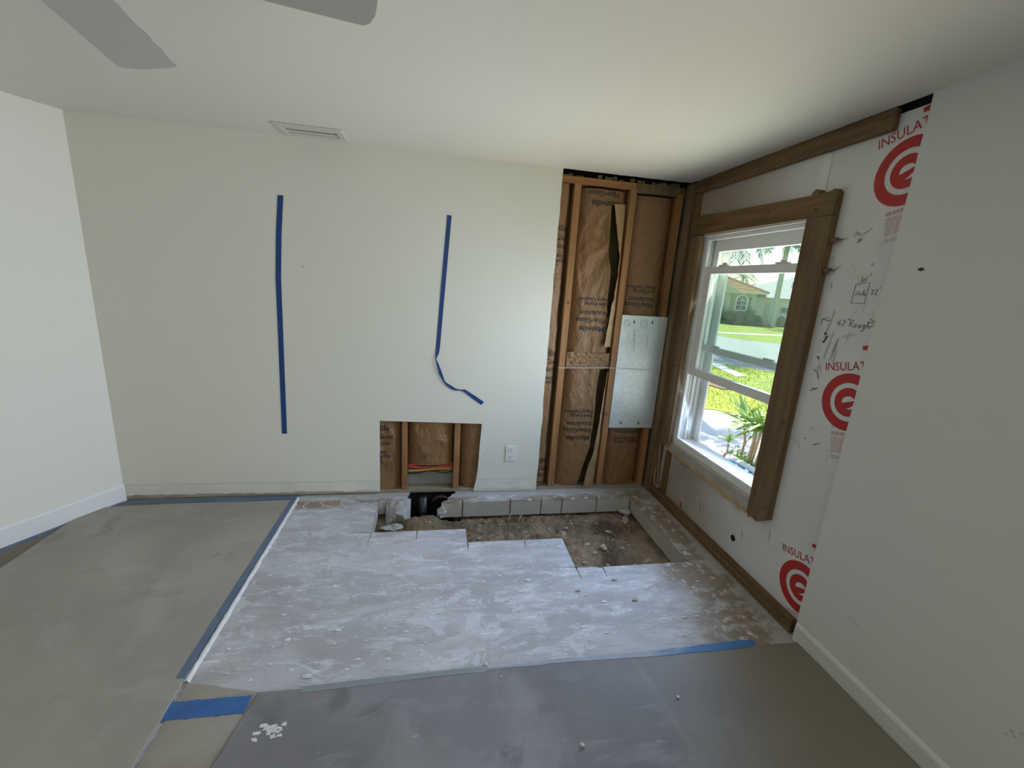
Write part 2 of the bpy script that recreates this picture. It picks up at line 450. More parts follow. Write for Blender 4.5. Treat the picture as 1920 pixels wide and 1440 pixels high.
MT = dict(
    back=m_back_wall(),
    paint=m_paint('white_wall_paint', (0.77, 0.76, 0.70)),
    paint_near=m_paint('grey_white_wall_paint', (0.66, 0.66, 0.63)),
    ceil=m_paint('ceiling_paint', (0.78, 0.765, 0.70)),
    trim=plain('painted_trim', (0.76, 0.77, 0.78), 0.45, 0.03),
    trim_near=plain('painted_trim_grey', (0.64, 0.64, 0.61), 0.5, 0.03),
    slab=m_concrete_floor(),
    paper=m_sheet('floor_protection_paper', (0.31, 0.29, 0.255), (0.375, 0.35, 0.305), (0.46, 0.44, 0.41)),
    board=m_sheet('dusty_protection_board', (0.165, 0.16, 0.17), (0.225, 0.22, 0.235), (0.36, 0.36, 0.385), True),
    under=m_sheet('floor_under_sheet', (0.26, 0.235, 0.20), (0.33, 0.30, 0.26), (0.45, 0.42, 0.38)),
    dark_floor=m_sheet('old_floor_paper', (0.16, 0.13, 0.095), (0.20, 0.165, 0.12), (0.25, 0.22, 0.18)),
    tape=plain('blue_painter_tape', (0.008, 0.050, 0.200), 0.55, 0.25, 20, 0.15, 90),
    tape_b=plain('bright_blue_tape', (0.035, 0.125, 0.35), 0.5, 0.25, 9, 0.2, 60),
    tape_d=plain('dusty_blue_tape', (0.11, 0.165, 0.26), 0.6, 0.35, 12, 0.3, 60),
    tape_g=plain('grimy_tape', (0.20, 0.25, 0.27), 0.7, 0.4, 14, 0.3, 60),
    thinset=plain('white_thinset', (0.66, 0.67, 0.68), 0.8, 0.3, 40, 0.8, 70),
    conc=plain('broken_concrete', (0.46, 0.455, 0.44), 0.85, 0.25, 14, 0.8, 50),
    conc_w=plain('pale_broken_concrete', (0.40, 0.395, 0.385), 0.9, 0.35, 30, 1.0, 60),
    rubble=plain('pale_rubble', (0.42, 0.36, 0.29), 0.9, 0.35, 20, 0.7, 80),
    soil=None,
    stud=m_wood('pine_stud', (0.25, 0.118, 0.040), (0.365, 0.188, 0.074), 2),
    plate=m_wood('pine_plate', (0.24, 0.098, 0.032), (0.34, 0.155, 0.055), 0),
    plate_grey=m_wood('weathered_sole_plate', (0.22, 0.18, 0.13), (0.34, 0.29, 0.22), 0),
    wood_y=m_wood('brown_board', (0.110, 0.060, 0.022), (0.200, 0.118, 0.046), 1),
    wood_z=m_wood('brown_board_upright', (0.115, 0.068, 0.028), (0.195, 0.120, 0.054), 2),
    wood_c=m_wood('pale_corner_board', (0.14, 0.088, 0.044), (0.245, 0.16, 0.088), 2),
    kraft=m_kraft(),
    fibre=plain('fibreglass_wool', (0.10, 0.075, 0.028), 0.95, 0.5, 40, 1.0, 90),
    ink=plain('black_ink', (0.012, 0.011, 0.012), 0.6, 0.1),
    red=plain('red_ink', (0.42, 0.015, 0.012), 0.5, 0.1),
    pinkink=plain('small_red_print', (0.50, 0.20, 0.18), 0.5, 0.1),
    pencil=plain('black_marker', (0.06, 0.06, 0.06), 0.6, 0.1),
    smudge=plain('grey_smudge', (0.52, 0.51, 0.48), 0.7, 0.3, 60),
    smudge_d=plain('dark_smudge', (0.20, 0.19, 0.18), 0.7, 0.4, 60),
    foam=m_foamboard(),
    film=plain('silver_seam_tape', (0.72, 0.72, 0.70), 0.22, 0.1, 20, 0.3, 30),
    block=plain('grey_block', (0.30, 0.31, 0.28), 0.85, 0.2, 12, 0.5, 60),
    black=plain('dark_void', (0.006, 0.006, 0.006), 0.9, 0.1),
    kraft_pale=plain('kraft_torn_flap', (0.36, 0.235, 0.125), 0.5, 0.3, 14, 0.6, 40),
    scrap=plain('ceiling_scrap', (0.15, 0.11, 0.045), 0.9, 0.5, 40, 1.0, 90),
    sprayfoam=plain('yellow_spray_foam', (0.50, 0.33, 0.12), 0.8, 0.5, 45, 1.0, 70),
    sillboard=plain('bare_sill_board', (0.40, 0.37, 0.32), 0.7, 0.3, 9, 0.4, 40),
    steel=m_steel(),
    steel_d=plain('knockout_rim', (0.42, 0.46, 0.47), 0.4, 0.1, 10, 0, 1, 0.7),
    vinyl=plain('white_vinyl', (0.78, 0.79, 0.78), 0.35, 0.03),
    glass=m_glass(),
    lock=plain('sash_lock_vinyl', (0.70, 0.70, 0.69), 0.4, 0.05),
    plastic=plain('outlet_plastic', (0.78, 0.78, 0.76), 0.35, 0.02),
    fan=plain('fan_blade_laminate', (0.40, 0.40, 0.37), 0.45, 0.03),
    fan_m=plain('fan_motor_white', (0.66, 0.66, 0.62), 0.4, 0.03),
    vent=plain('vent_white', (0.62, 0.63, 0.58), 0.45, 0.04),
    vent_in=plain('vent_damper', (0.50, 0.51, 0.46), 0.6, 0.06),
    cab_r=plain('red_cable', (0.55, 0.07, 0.05), 0.4, 0.1),
    cab_y=plain('yellow_cable', (0.55, 0.36, 0.06), 0.45, 0.1),
    cab_k=plain('black_cable', (0.02, 0.02, 0.022), 0.45, 0.1),
    cab_w=plain('white_string', (0.72, 0.70, 0.66), 0.6, 0.05),
    pipe_r=plain('dark_red_pipe', (0.022, 0.006, 0.006), 0.4, 0.2),
    pipe_g=plain('grey_pipe', (0.022, 0.022, 0.026), 0.4, 0.2),
    nail=plain('dark_fastener', (0.03, 0.028, 0.025), 0.5, 0.1),
    # outdoors
    grass=m_grass('lawn_grass', (0.20, 0.30, 0.020), (0.46, 0.52, 0.045)),
    grass2=m_grass('far_lawn_grass', (0.20, 0.26, 0.010), (0.33, 0.39, 0.022)),
    blade=plain('grass_blade', (0.33, 0.45, 0.03), 0.7, 0.4, 5),
    drive=plain('pale_concrete_paving', (0.78, 0.76, 0.73), 0.8, 0.12, 3, 0.3, 30),
    road=plain('street_asphalt', (0.36, 0.37, 0.33), 0.85, 0.12, 2, 0.3, 20),
    walk=plain('sidewalk_concrete', (0.72, 0.66, 0.60), 0.8, 0.08, 2),
    mulch=plain('mulch', (0.20, 0.13, 0.10), 0.9, 0.6, 12, 1, 30),
    stucco=plain('pale_stucco', (0.50, 0.51, 0.36), 0.85, 0.06, 2),
    stucco_w=plain('white_stucco', (0.72, 0.73, 0.66), 0.85, 0.05, 2),
    roof_o=plain('orange_roof_tile', (0.47, 0.26, 0.115), 0.8, 0.25, 3),
    roof_w=plain('white_roof', (0.52, 0.49, 0.45), 0.8, 0.05, 2),
    winglass=plain('far_window_glass', (0.10, 0.14, 0.16), 0.1, 0.2),
    hedge=plain('hedge_leaf', (0.12, 0.20, 0.085), 0.7, 0.5, 3),
    palm_leaf=plain('palm_leaf', (0.12, 0.20, 0.07), 0.6, 0.4, 1.5),
    palm_trunk=plain('palm_trunk_bark', (0.46, 0.48, 0.41), 0.9, 0.2, 4, 0.5, 20),
    leaf=plain('strap_leaf', (0.30, 0.46, 0.12), 0.35, 0.35, 6),
    cane=plain('cane_stem', (0.42, 0.30, 0.19), 0.8, 0.3, 20, 0.5, 60),
    tarp=plain('blue_tarp', (0.02, 0.17, 0.34), 0.4, 0.3, 12),
    cloth_w=plain('white_cloth', (0.78, 0.80, 0.83), 0.7, 0.08, 12),
    cloth_p=plain('pink_cloth', (0.55, 0.24, 0.22), 0.7, 0.2, 12),
)
def m_soil():
    n = NT('dug_soil')
    a = n.noise(3.5, 6, None, 0.65)
    c = n.mix(n.step(a, 0.35, 0.65), (0.115, 0.080, 0.050), (0.36, 0.265, 0.175))
    v = n.step(n.voro(34), 0.22, 0.14)
    pick = n.step(n.noise(9, 2), 0.5, 0.6)
    c = n.mix(n.math('MULTIPLY', n.math('MULTIPLY', v, pick), 0.8), c, (0.50, 0.42, 0.32))
    s = n.math('MULTIPLY', n.step(n.xyz()[0], -1.65, -1.9), 0.7)
    c = n.mix(s, c, (0.25, 0.20, 0.11))
    return n.out(c, 0.95, n.bump(n.noise(26, 6, None, 0.7), 0.9, 0.03))
MT['soil'] = m_soil()
def m_worn_tape():
    n = NT('worn_blue_tape')
    x, y, z = n.xyz()
    c = n.mix(n.noise(9, 3), (0.025, 0.115, 0.33), (0.06, 0.20, 0.48))
    wear = n.math('ADD', n.step(x, -0.40, -1.05), n.math('MULTIPLY', n.math('SUBTRACT', n.noise(1.0, 5, n.scale(n.pos, (5, 30, 5)), 0.65), 0.5), 1.3))
    c = n.mix(n.step(wear, 0.30, 0.75), c, (0.33, 0.36, 0.41))
    c = n.mix(n.step(x, -1.5, -1.7), c, (0.24, 0.275, 0.28))
    return n.out(c, 0.55, n.bump(n.noise(60, 3), 0.25, 0.003))
MT['tape_w'] = m_worn_tape()

# ================================================================== SETTING
XD, XB, XF = 0.0, 0.013, 0.032            # right wall: drywall face, furring face, foam face
YD, YS = 0.0, 0.013                        # back wall: drywall face, stud face
d_ = Vector((-0.5534, -1.0, 0)).normalized()   # direction of the slanting left wall

# ---- floor slab with the sawn-out trench (saw over-cuts are real slots)
w = 0.0045
hole = [(-2.265, -0.087), (-2.2685, -0.06), (-2.262, -0.087), (-2.20, -0.080), (-2.15, -0.092), (-2.10, -0.072), (-2.062, -0.058), (-2.045, -0.035), (-2.037, -0.012), (-2.03, 0.055),
        (-1.67, 0.055), (-1.672, -0.012), (-1.70, -0.03), (-1.712, -0.062), (-1.738, -0.085), (-1.728, -0.112), (-1.765, -0.135), (-1.785, -0.165), (-1.74, -0.160),
        (-1.62 - w, -0.159), (-1.622, -0.105), (-1.62 + w, -0.159),
        (-1.24 - w, -0.158), (-1.24, -0.110), (-1.24 + w, -0.158), (-0.985 - w, -0.157), (-0.985, -0.095), (-0.985 + w, -0.157),
        (-0.81 - w, -0.156), (-0.812, -0.095), (-0.81 + w, -0.156), (-0.51 - w, -0.153), (-0.512, -0.10), (-0.51 + w, -0.153),
        (-0.215, -0.150), (-0.210, -0.085), (-0.206, -0.150),
        (-0.208, -0.46), (-0.196, -0.463), (-0.208, -0.466), (-0.209, -0.985),
        (-0.205, -1.0), (-0.165, -1.055), (-0.212, -1.003),
        (-0.79, -1.006), (-0.804, -1.112), (-0.80, -1.008), (-0.815, -1.018), (-0.835, -1.004),
        (-0.962, -1.000), (-0.966, -1.125), (-0.972, -0.997), (-1.12, -0.988), (-0.971, -0.990),
        (-0.968, -0.690), (-1.235 + w, -0.689), (-1.239, -0.79), (-1.235 - w, -0.689),
        (-1.612, -0.687), (-1.620, -0.80), (-1.622, -0.684), (-1.712, -0.681), (-1.621, -0.679),
        (-1.622, -0.530), (-1.95 + w, -0.531), (-1.953, -0.655), (-1.95 - w, -0.531),
        (-2.245, -0.532), (-2.262, -0.66), (-2.255, -0.532), (-2.405, -0.526), (-2.258, -0.523)]
outer = [(-7.6, -6.2), (0.11, -6.2), (0.11, 0.10), (-7.6, 0.10)]
floor = MB().prism([outer, hole], XY, -0.128, 0.0).build('floor', MT['slab'], kind='structure', label='scraped grey concrete slab with white thinset smears and a sawn-out trench')

# ---- ceiling
ceil_poly = [(-7.6, -6.2), (0.012, -6.2), (0.012, -0.10)]
x = 0.006
ceil_poly += [(0.004, -0.05), (-0.002, -0.008)]
for i in range(26):
    xx = -0.02 - i * 0.0385
    ceil_poly.append((xx, 0.002 + 0.010 * noise.noise(Vector((xx * 17, 3.1, 0)))))
ceil_poly += [(-1.0, 0.004), (-1.0, 0.04), (-7.6, 0.04)]
ceiling = MB().prism([ceil_poly], XY, H, H + 0.015).build('ceiling', MT['ceil'], kind='structure')
MB().box(-7.8, 0.6, -6.4, 0.6, H + 0.12, H + 0.2).build('light_tight_lid', MT['block'], kind='structure')  # unseen lid added over the ceiling to keep daylight out

# ---- back wall
wall_back = empty('wall_back', kind='structure')
dry = [(-4.05, 0.006), (-3.6, 0.010), (-3.0, 0.012), (-2.868, 0.012), (-2.264, 0.020), (-2.262, 0.61), (-1.482, 0.590),
       (-1.490, 0.42), (-1.497, 0.2), (-1.510, 0.09), (-1.527, 0.004), (-1.2, 0.005), (-1.002, 0.006)]
for i in range(1, 60):
    z = 0.006 + i * (2.494 / 60)
    dry.append((-0.995 + 0.006 * noise.noise(Vector((0, z * 6, 1.7))) + 0.004 * noise.noise(Vector((0, z * 31, 4))), z))
dry += [(-0.992, H), (-4.05, H)]
o = MB().prism([dry], XZ, YD, YS).build('drywall', MT['back'], wall_back, label='pale painted drywall with two cut-outs')
for (x0, z0, x1, z1, ww) in [(-4.005, 0.060, -3.93, 0.062, 0.004), (-3.99, 0.085, -3.97, 0.088, 0.004), (-3.95, 0.112, -3.925, 0.116, 0.003), (-4.012, 0.03, -4.008, 0.10, 0.007), (-3.60, 0.085, -3.56, 0.086, 0.004),
                             (-1.44, 0.37, -1.42, 0.36, 0.004), (-1.39, 0.40, -1.375, 0.405, 0.003), (-1.46, 0.33, -1.435, 0.326, 0.004), (-1.24, 0.07, -1.225, 0.05, 0.02), (-1.215, 0.085, -1.195, 0.07, 0.018), (-1.30, 0.075, -1.16, 0.078, 0.003)]:
    MB().ribbon([((x0, YD - 0.0006, z0), (0, 0, ww / 2)), (((x0 + x1) / 2, YD - 0.0006, (z0 + z1) / 2 + 0.001), (0, 0, ww / 2)), ((x1, YD - 0.0006, z1), (0, 0, ww / 4))], (0, -1, 0), 0.0006).build('gouge', MT['smudge'] if ww < 0.01 else MT['thinset'], wall_back)
def stud(x0, x1, z0=0.03, z1=2.415, mat='stud', dy=0.0):
    MB().box(x0, x1, YS + dy, 0.105, z0, z1).build('stud', MT[mat], wall_back, bevel=0.002)
for x0, x1 in [(-0.893, -0.842), (-0.462, -0.412), (-0.078, -0.036), (-2.098, -2.058), (-1.693, -1.648)]:
    stud(x0, x1)
stud(-3.2, -3.16); stud(-3.62, -3.58); stud(-2.80, -2.76); stud(-1.30, -1.26); stud(-2.50, -2.46)
MB().box(-4.0, -0.42, YS, 0.105, 2.415, 2.462).build('top_plate', MT['plate'], wall_back, bevel=0.002)
MB().box(-0.418, -0.02, YS + 0.004, 0.105, 2.40, 2.465).build('top_plate', MT['wood_z'], wall_back, bevel=0.003, label='dark brown end of the top plate')  # darker brown wood than the rest of the plate
MB().box(-4.0, -0.035, YS + 0.001, 0.105, 0.0, 0.028).build('bottom_plate', MT['plate_grey'], wall_back, bevel=0.002)
MB().box(-4.3, 0.3, 0.110, 0.16, -0.4, H + 0.1).build('block_backing', MT['block'], wall_back)
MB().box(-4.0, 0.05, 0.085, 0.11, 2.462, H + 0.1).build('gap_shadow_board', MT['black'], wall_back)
# ragged scraps of board and wool left in the gap above the top plate
sc = MB()
for i in range(34):
    xx = -0.985 + i * 0.028
    if -0.80 < xx < -0.72 or RND.random() < 0.2: continue
    hgt = RND.uniform(0.008, 0.032)
    sc.rock((xx, YS + 0.012, 2.462 + hgt * 0.5), 0.018, i, 1, 0.8, (1.1, 0.6, hgt / 0.03))
sc.build('ceiling_scrap', MT['scrap'], wall_back, kind='stuff')

# ---- left wall (slants outwards) and rear wall
P0 = Vector((-4.022, 0.0, 0)); P1 = P0 + d_ * 7.1
nl = Vector((-d_.y, d_.x, 0))              # points into the room?  (room lies to +x)
if nl.x < 0: nl = -nl
def along(s, off, z): 
    q = P0 + d_ * s + nl * off
    return (q.x, q.y, z)
MB().prism([rect(-0.1, 7.1, 0.0, H)], lambda u, v, w_: along(u, w_, v), -0.12, 0.0).build('wall_left', MT['paint'], kind='structure')
bbp = [(0, 0), (0.016, 0), (0.016, 0.112), (0.012, 0.120), (0.004, 0.127), (0, 0.127)]
MB().prism([bbp], lambda u, v, w_: along(w_, u, v), 0.0, 7.0).build('baseboard_left', MT['trim'], kind='structure')
rear = MB().prism([[(-7.6, 0), (0.1, 0), (0.1, H), (-7.6, H)]], XZ, -6.0, -5.88)
rear.build('wall_rear', MT['paint'], kind='structure')

# ---- right wall: near drywall, foam board, furring, block
wall_right = empty('wall_right', kind='structure')
edge = [(-1.629, 0.0)]
for i in range(1, 40):
    z = i * H / 40
    edge.append((-1.630 + 0.003 * noise.noise(Vector((0, z * 8, 9))), z))
edge += [(-1.629, H), (-6.0, H), (-6.0, 0)]
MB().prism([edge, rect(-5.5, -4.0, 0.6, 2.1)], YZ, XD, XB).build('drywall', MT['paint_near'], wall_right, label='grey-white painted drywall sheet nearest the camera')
bb = [(0, 0), (-0.014, 0), (-0.014, 0.082), (-0.010, 0.090), (-0.0005, 0.098), (0, 0.098)]
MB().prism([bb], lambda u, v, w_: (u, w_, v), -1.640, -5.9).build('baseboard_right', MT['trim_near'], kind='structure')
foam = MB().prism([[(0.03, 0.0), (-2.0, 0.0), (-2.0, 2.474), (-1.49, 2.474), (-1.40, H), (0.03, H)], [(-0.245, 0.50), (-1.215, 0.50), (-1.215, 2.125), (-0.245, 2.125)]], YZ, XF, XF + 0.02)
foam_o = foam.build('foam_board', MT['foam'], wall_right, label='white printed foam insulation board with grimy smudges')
MB().prism([[(0.3, -0.5), (-6.2, -0.5), (-6.2, H + 0.12), (0.3, H + 0.12)], [(-0.225, 0.45), (-1.235, 0.45), (-1.235, 2.15), (-0.225, 2.15)]], YZ, 0.075, 0.22).build('block_wall', MT['block'], wall_right)
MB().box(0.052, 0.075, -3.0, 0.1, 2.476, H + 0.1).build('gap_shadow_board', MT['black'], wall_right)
MB().box(0.004, XF, -1.492, -0.075, 2.410, H - 0.004).build('ledger_board', MT['wood_y'], wall_right, bevel=0.003)
MB().box(-0.004, XF, -1.605, -0.028, 0.0, 0.080).build('sole_board', MT['wood_y'], wall_right, bevel=0.003)
MB().box(-0.012, 0.05, -0.06, 0.03, 0.0, 2.49).build('corner_board', MT['wood_c'], wall_right, bevel=0.003)
MB().box(0.020, 0.05, -0.135, -0.06, 0.0, 2.45).build('corner_board', MT['wood_z'], wall_right, bevel=0.003)
CX = -0.006
MB().prism([[(-0.10, 2.112), (-1.305, 2.100), (-1.305, 2.205), (-1.285, 2.222), (-1.262, 2.214), (-1.20, 2.212), (-1.195, 2.232), (-1.175, 2.238), (-1.158, 2.226), (-1.152, 2.212), (-0.6, 2.228), (-0.10, 2.246)]], YZ, CX, XF).build('casing_board', MT['wood_y'], wall_right, bevel=0.002, label='top casing board with chipped upper edge')
MB().prism([[(-1.158, 2.101), (-1.306, 2.099), (-1.318, 0.485), (-1.252, 0.438), (-1.170, 0.448), (-1.164, 1.2)]], YZ, CX - 0.004, XF).build('casing_board', MT['wood_z'], wall_right, bevel=0.003, label='right casing board hanging below the sill')
MB().prism([[(-0.148, 0.485), (-0.245, 0.500), (-0.245, 2.105), (-0.148, 2.110)]], YZ, CX, XF).build('casing_board', MT['wood_c'], wall_right, bevel=0.003, label='left casing board')
MB().box(0.012, XF, -0.265, -0.205, 0.085, 0.445).build('furring_strip', MT['wood_z'], wall_right, bevel=0.002)
# bare strip under the window, torn edge with yellow foam
lo = [(-0.165, 0.47)]; n_ = 44
tr = []
for i in range(n_ + 1):
    t = i / n_
    y = -0.165 - t * 1.0
    tr.append((y, 0.468 - 0.035 * t + 0.014 * noise.noise(Vector((y * 9, 2, 0))) + 0.010 * noise.noise(Vector((y * 37, 5, 0)))))
MB().prism([[(y, 0.525) for y in (-1.165, -0.165)] + tr], YZ, 0.020, XF + 0.02).build('sill_strip', MT['sillboard'], wall_right, label='bare grey strip below the window')
ft = [(y, z + 0.006) for y, z in tr]; fb = [(y, z - 0.006 - 0.020 * abs(noise.noise(Vector((y * 21, 8, 0)))) * (0.4 + 2.0 * max(0, -y - 0.45))) for y, z in reversed(tr)]
MB().prism([ft + fb], YZ, 0.012, XF).build('torn_foam_edge', MT['sprayfoam'], wall_right, label='torn yellow foam edge')
MB().lathe([(0.021, XF - 0.0012), (0.021, XF + 0.0)], (0, -1.065, 0.203), 20, 'x').build('pipe_hole', MT['black'], wall_right)
for y0, z0, dy, dz in [(-1.325, 1.985, -0.05, -0.006), (-1.320, 1.845, -0.05, -0.03)]:
    m = MB()
    m.rock((0.012, y0, z0), 0.017, 3 + y0, 1, 0.8, (0.7, 1.3, 0.9))
    m.rock((0.016, y0 - 0.018, z0 + 0.005), 0.010, 9 + y0, 1, 0.9, (0.7, 1.5, 0.6))
    m.tube([(0.024, y0, z0), (0.028, y0 + dy * 0.6, z0 + dz * 0.2 + 0.004), (0.0305, y0 + dy * 1.2, z0 - dz * 0.8)], 0.0025, 6, 0.0006)
    m.build('splinter', MT['wood_z'], wall_right)
for y0, z0 in [(-1.205, 2.135), (-1.20, 0.60), (-1.255, 0.70), (-0.19, 0.62), (-0.20, 1.15), (-1.30, 0.55)]:
    MB().lathe([(0.006, CX - 0.006), (0.004, CX)], (0, y0, z0), 10, 'x').build('nail_head', MT['nail'], wall_right)

# ---- print and handwriting on the foam board
def text_shape(s, cap, offset=0.0, sx=1.0):
    cu = bpy.data.curves.new('t', 'FONT')
    cu.body = s
    cu.size = cap / 0.70
    cu.offset = offset
    cu.resolution_u = 3
    ob = bpy.data.objects.new('t', cu)
    COL.objects.link(ob)
    dg = bpy.context.evaluated_depsgraph_get()
    me = bpy.data.meshes.new_from_object(ob.evaluated_get(dg))
    bm = bmesh.new()
    bm.from_mesh(me)
    bmesh.ops.remove_doubles(bm, verts=bm.verts, dist=1e-6)
    for _ in range(3):
        es = [e for e in bm.edges if e.calc_length() > 0.011]
        if not es: break
        bmesh.ops.subdivide_edges(bm, edges=es, cuts=1)
        bmesh.ops.triangulate(bm, faces=bm.faces)
    bm.verts.index_update()
    vs = [(v.co.x * sx, v.co.y) for v in bm.verts]
    fs = [tuple(v.index for v in f.verts) for f in bm.faces]
    bm.free()
    bpy.data.objects.remove(ob); bpy.data.curves.remove(cu); bpy.data.meshes.remove(me)
    return vs, fs
XP = XF - 0.0012
TILT = math.radians(12.5)                  # the printed sheet sits at a slant on the wall
CT, ST = math.cos(TILT), math.sin(TILT)
def on_foam(vs, fs, y0, z0, k=0.0):
    return [(XP - k, y0 - (u * CT - v * ST), z0 + (u * ST + v * CT)) for u, v in vs], fs
def poly_foam(mb, pts, y0, z0, s, k=0.0):
    tri = tessellate_polygon([[Vector((u, v, 0)) for u, v in pts]])
    mb.add([(XP - k, y0 - (u * CT - v * ST) * s, z0 + (u * ST + v * CT) * s) for u, v in pts], [tuple(t) for t in tri])
def disc(r, n=56): return [(r * math.cos(2 * math.pi * i / n), r * math.sin(2 * math.pi * i / n)) for i in range(n)]
for (zc, yc, tdrop) in [(2.235, -1.577, 0), (1.250, -1.577, 0), (0.250, -1.577, 0.012)]:
    R = 0.134
    m = MB()
    a, b = disc(R), disc(R * 0.67)
    n_ = len(a)
    m.add([(XP, yc - u, zc + v) for u, v in a + b], [(i, (i + 1) % n_, n_ + (i + 1) % n_, n_ + i) for i in range(n_)])
    poly_foam(m, disc(R * 0.50), yc, zc, 1)
    m.build('printed_roundel', MT['red'], foam_o, label='red ring with an e in its centre')
    m = MB()
    poly_foam(m, [(-0.22, -0.03), (-0.21, 0.06), (-0.16, 0.14), (-0.08, 0.19), (0.03, 0.21), (0.13, 0.19), (0.21, 0.13), (0.24, 0.06), (0.12, 0.03), (-0.05, 0.0)], yc, zc, R, 0.0006)
    poly_foam(m, [(-0.07, -0.235), (0.06, -0.19), (0.20, -0.10), (0.33, -0.03), (0.29, -0.13), (0.20, -0.21), (0.08, -0.25)], yc, zc, R, 0.0006)
    m.build('letter_e_counter', MT['foam'], foam_o)
    vs, fs = text_shape('INSULATION', 0.040, 0.0, 0.90)
    MB().add(*on_foam(vs, fs, -1.424, zc + 0.118)).build('printed_word', MT['red'], foam_o)
    m = MB()
    poly_foam(m, [(0, 0), (0.075, 0), (0.075, -0.019), (0.036, -0.019), (0.036, -0.085), (0.018, -0.085), (0.018, -0.019), (0, -0.019)], -1.580, zc + 0.264 - (0.034 if zc > 2 else 0), 1)
    m.build('printed_capital', MT['red'], foam_o)
    m = MB()
    rr = random.Random(int(zc * 10))
    for row in range(13):
        u = 0.0
        v = -0.004 - row * 0.0085 - (0.006 if row > 1 else 0) - (0.012 if row > 10 else 0)
        hh = 0.0042 if row < 2 else 0.0026
        while u < 0.15:
            L = rr.uniform(0.008, 0.026)
            q, f_ = on_foam([(u, v), (u + L, v), (u + L, v + hh), (u, v + hh)], [(0, 1, 2, 3)], -1.532, zc - 0.158)
            m.add(q, f_)
            u += L + 0.004
    m.build('small_print', MT['red'] if zc > 3 else MT['pinkink'], foam_o, kind='stuff')
vs, fs = text_shape('R', 0.040, 0.002)
MB().add(*on_foam(vs, fs, -0.475, 0.085)).build('printed_capital', MT['red'], foam_o)
vs, fs = text_shape('R', 0.040, 0.002)
MB().add(*on_foam(vs, fs, -0.170, 0.110)).build('printed_capital', MT['red'], foam_o)

def strokes(name, lines, th, mat, parent=foam_o):
    m = MB()
    for ln in lines:
        pts = []
        for i, (y, z) in enumerate(ln):
            a = Vector(ln[max(i - 1, 0)]); b = Vector(ln[min(i + 1, len(ln) - 1)])
            t = (b - a).normalized() if (b - a).length > 0 else Vector((1, 0))
            pts.append(((XP - 0.0004, y, z), (0, -t.y * th, t.x * th)))
        m.ribbon(pts, (-1, 0, 0), 0.0003)
    return m.build(name, MT[mat], parent)
def glyphs(defs, y0, z0, s, slant=0.15):
    """strokes in a unit box, x to the right, turned into (y, z) on the wall"""
    out = []; x = 0
    for g, wdt in defs:
        for ln in g:
            out.append([(y0 - (x + u * wdt + slant * v) * s, z0 + v * s) for u, v in ln])
        x += wdt + 0.18
    return out
G6 = [[(0.8, 1.0), (0.3, 0.7), (0.05, 0.3), (0.3, 0.0), (0.8, 0.1), (0.9, 0.4), (0.5, 0.5), (0.1, 0.3)]]
G2 = [[(0.05, 0.75), (0.3, 1.0), (0.75, 0.9), (0.7, 0.55), (0.05, 0.0), (0.95, 0.05)]]
GQ = [[(0.3, 1.25), (0.3, 1.0)], [(0.8, 1.25), (0.8, 1.0)]]
GR = [[(0.1, 0), (0.1, 1.1)], [(0.1, 1.1), (0.7, 1.1), (0.85, 0.8), (0.6, 0.55), (0.1, 0.5)], [(0.35, 0.5), (0.95, 0.0)]]
Go = [[(0.5, 0.55), (0.1, 0.35), (0.2, 0.0), (0.7, 0.0), (0.9, 0.35), (0.5, 0.55)]]
Gu = [[(0.1, 0.55), (0.15, 0.1), (0.5, 0.0), (0.8, 0.2), (0.85, 0.55)], [(0.85, 0.55), (0.9, 0.0)]]
Gg = [[(0.85, 0.5), (0.3, 0.55), (0.1, 0.25), (0.4, 0.0), (0.85, 0.3)], [(0.85, 0.55), (0.85, -0.3), (0.4, -0.5), (0.1, -0.3)]]
Gh = [[(0.1, 1.1), (0.1, 0)], [(0.1, 0.35), (0.5, 0.55), (0.85, 0.35), (0.9, 0.0)]]
strokes('handwriting', glyphs([(G6, 0.55), (G2, 0.6), (GQ, 0.35), (GR, 0.65), (Go, 0.5), (Gu, 0.5), (Gg, 0.5), (Gh, 0.5)], -1.430, 1.590, 0.029), 0.0012, 'pencil').__setitem__('label', 'handwritten 62 inch Rough')
strokes('handwriting', [[(-1.395, 1.606), (-1.345, 1.612)], [(-1.378, 1.622), (-1.343, 1.613), (-1.345, 1.585)], [(-1.572, 1.617), (-1.612, 1.619)], [(-1.582, 1.634), (-1.612, 1.619), (-1.592, 1.599)]], 0.0012, 'pencil')
strokes('handwriting', [[(-1.476, 1.782), (-1.540, 1.790), (-1.537, 1.700), (-1.473, 1.696), (-1.476, 1.782)], [(-1.50, 1.815), (-1.50, 1.79)], [(-1.525, 1.815), (-1.508, 1.80), (-1.512, 1.79), (-1.524, 1.797), (-1.512, 1.803)], [(-1.535, 1.83), (-1.536, 1.82)],
                        [(-1.486, 1.73), (-1.488, 1.752), (-1.496, 1.732), (-1.498, 1.754)], [(-1.504, 1.733), (-1.505, 1.745)], [(-1.518, 1.745), (-1.510, 1.74), (-1.517, 1.733)], [(-1.522, 1.757), (-1.522, 1.734)], [(-1.522, 1.745), (-1.528, 1.734)], [(-1.532, 1.742), (-1.529, 1.734), (-1.534, 1.735)],
                        [(-1.555, 1.757), (-1.566, 1.760), (-1.556, 1.738), (-1.568, 1.740)], [(-1.572, 1.758), (-1.583, 1.761), (-1.573, 1.738), (-1.585, 1.741)], [(-1.59, 1.772), (-1.591, 1.764)]], 0.0011, 'pencil').__setitem__('label', 'handwritten sketch of a box marked 16 and 22')
rr = random.Random(5)
def scrib(y, z, r, n):
    return [(y + rr.uniform(-r, r), z + rr.uniform(-r, r) * 0.8) for _ in range(n)]
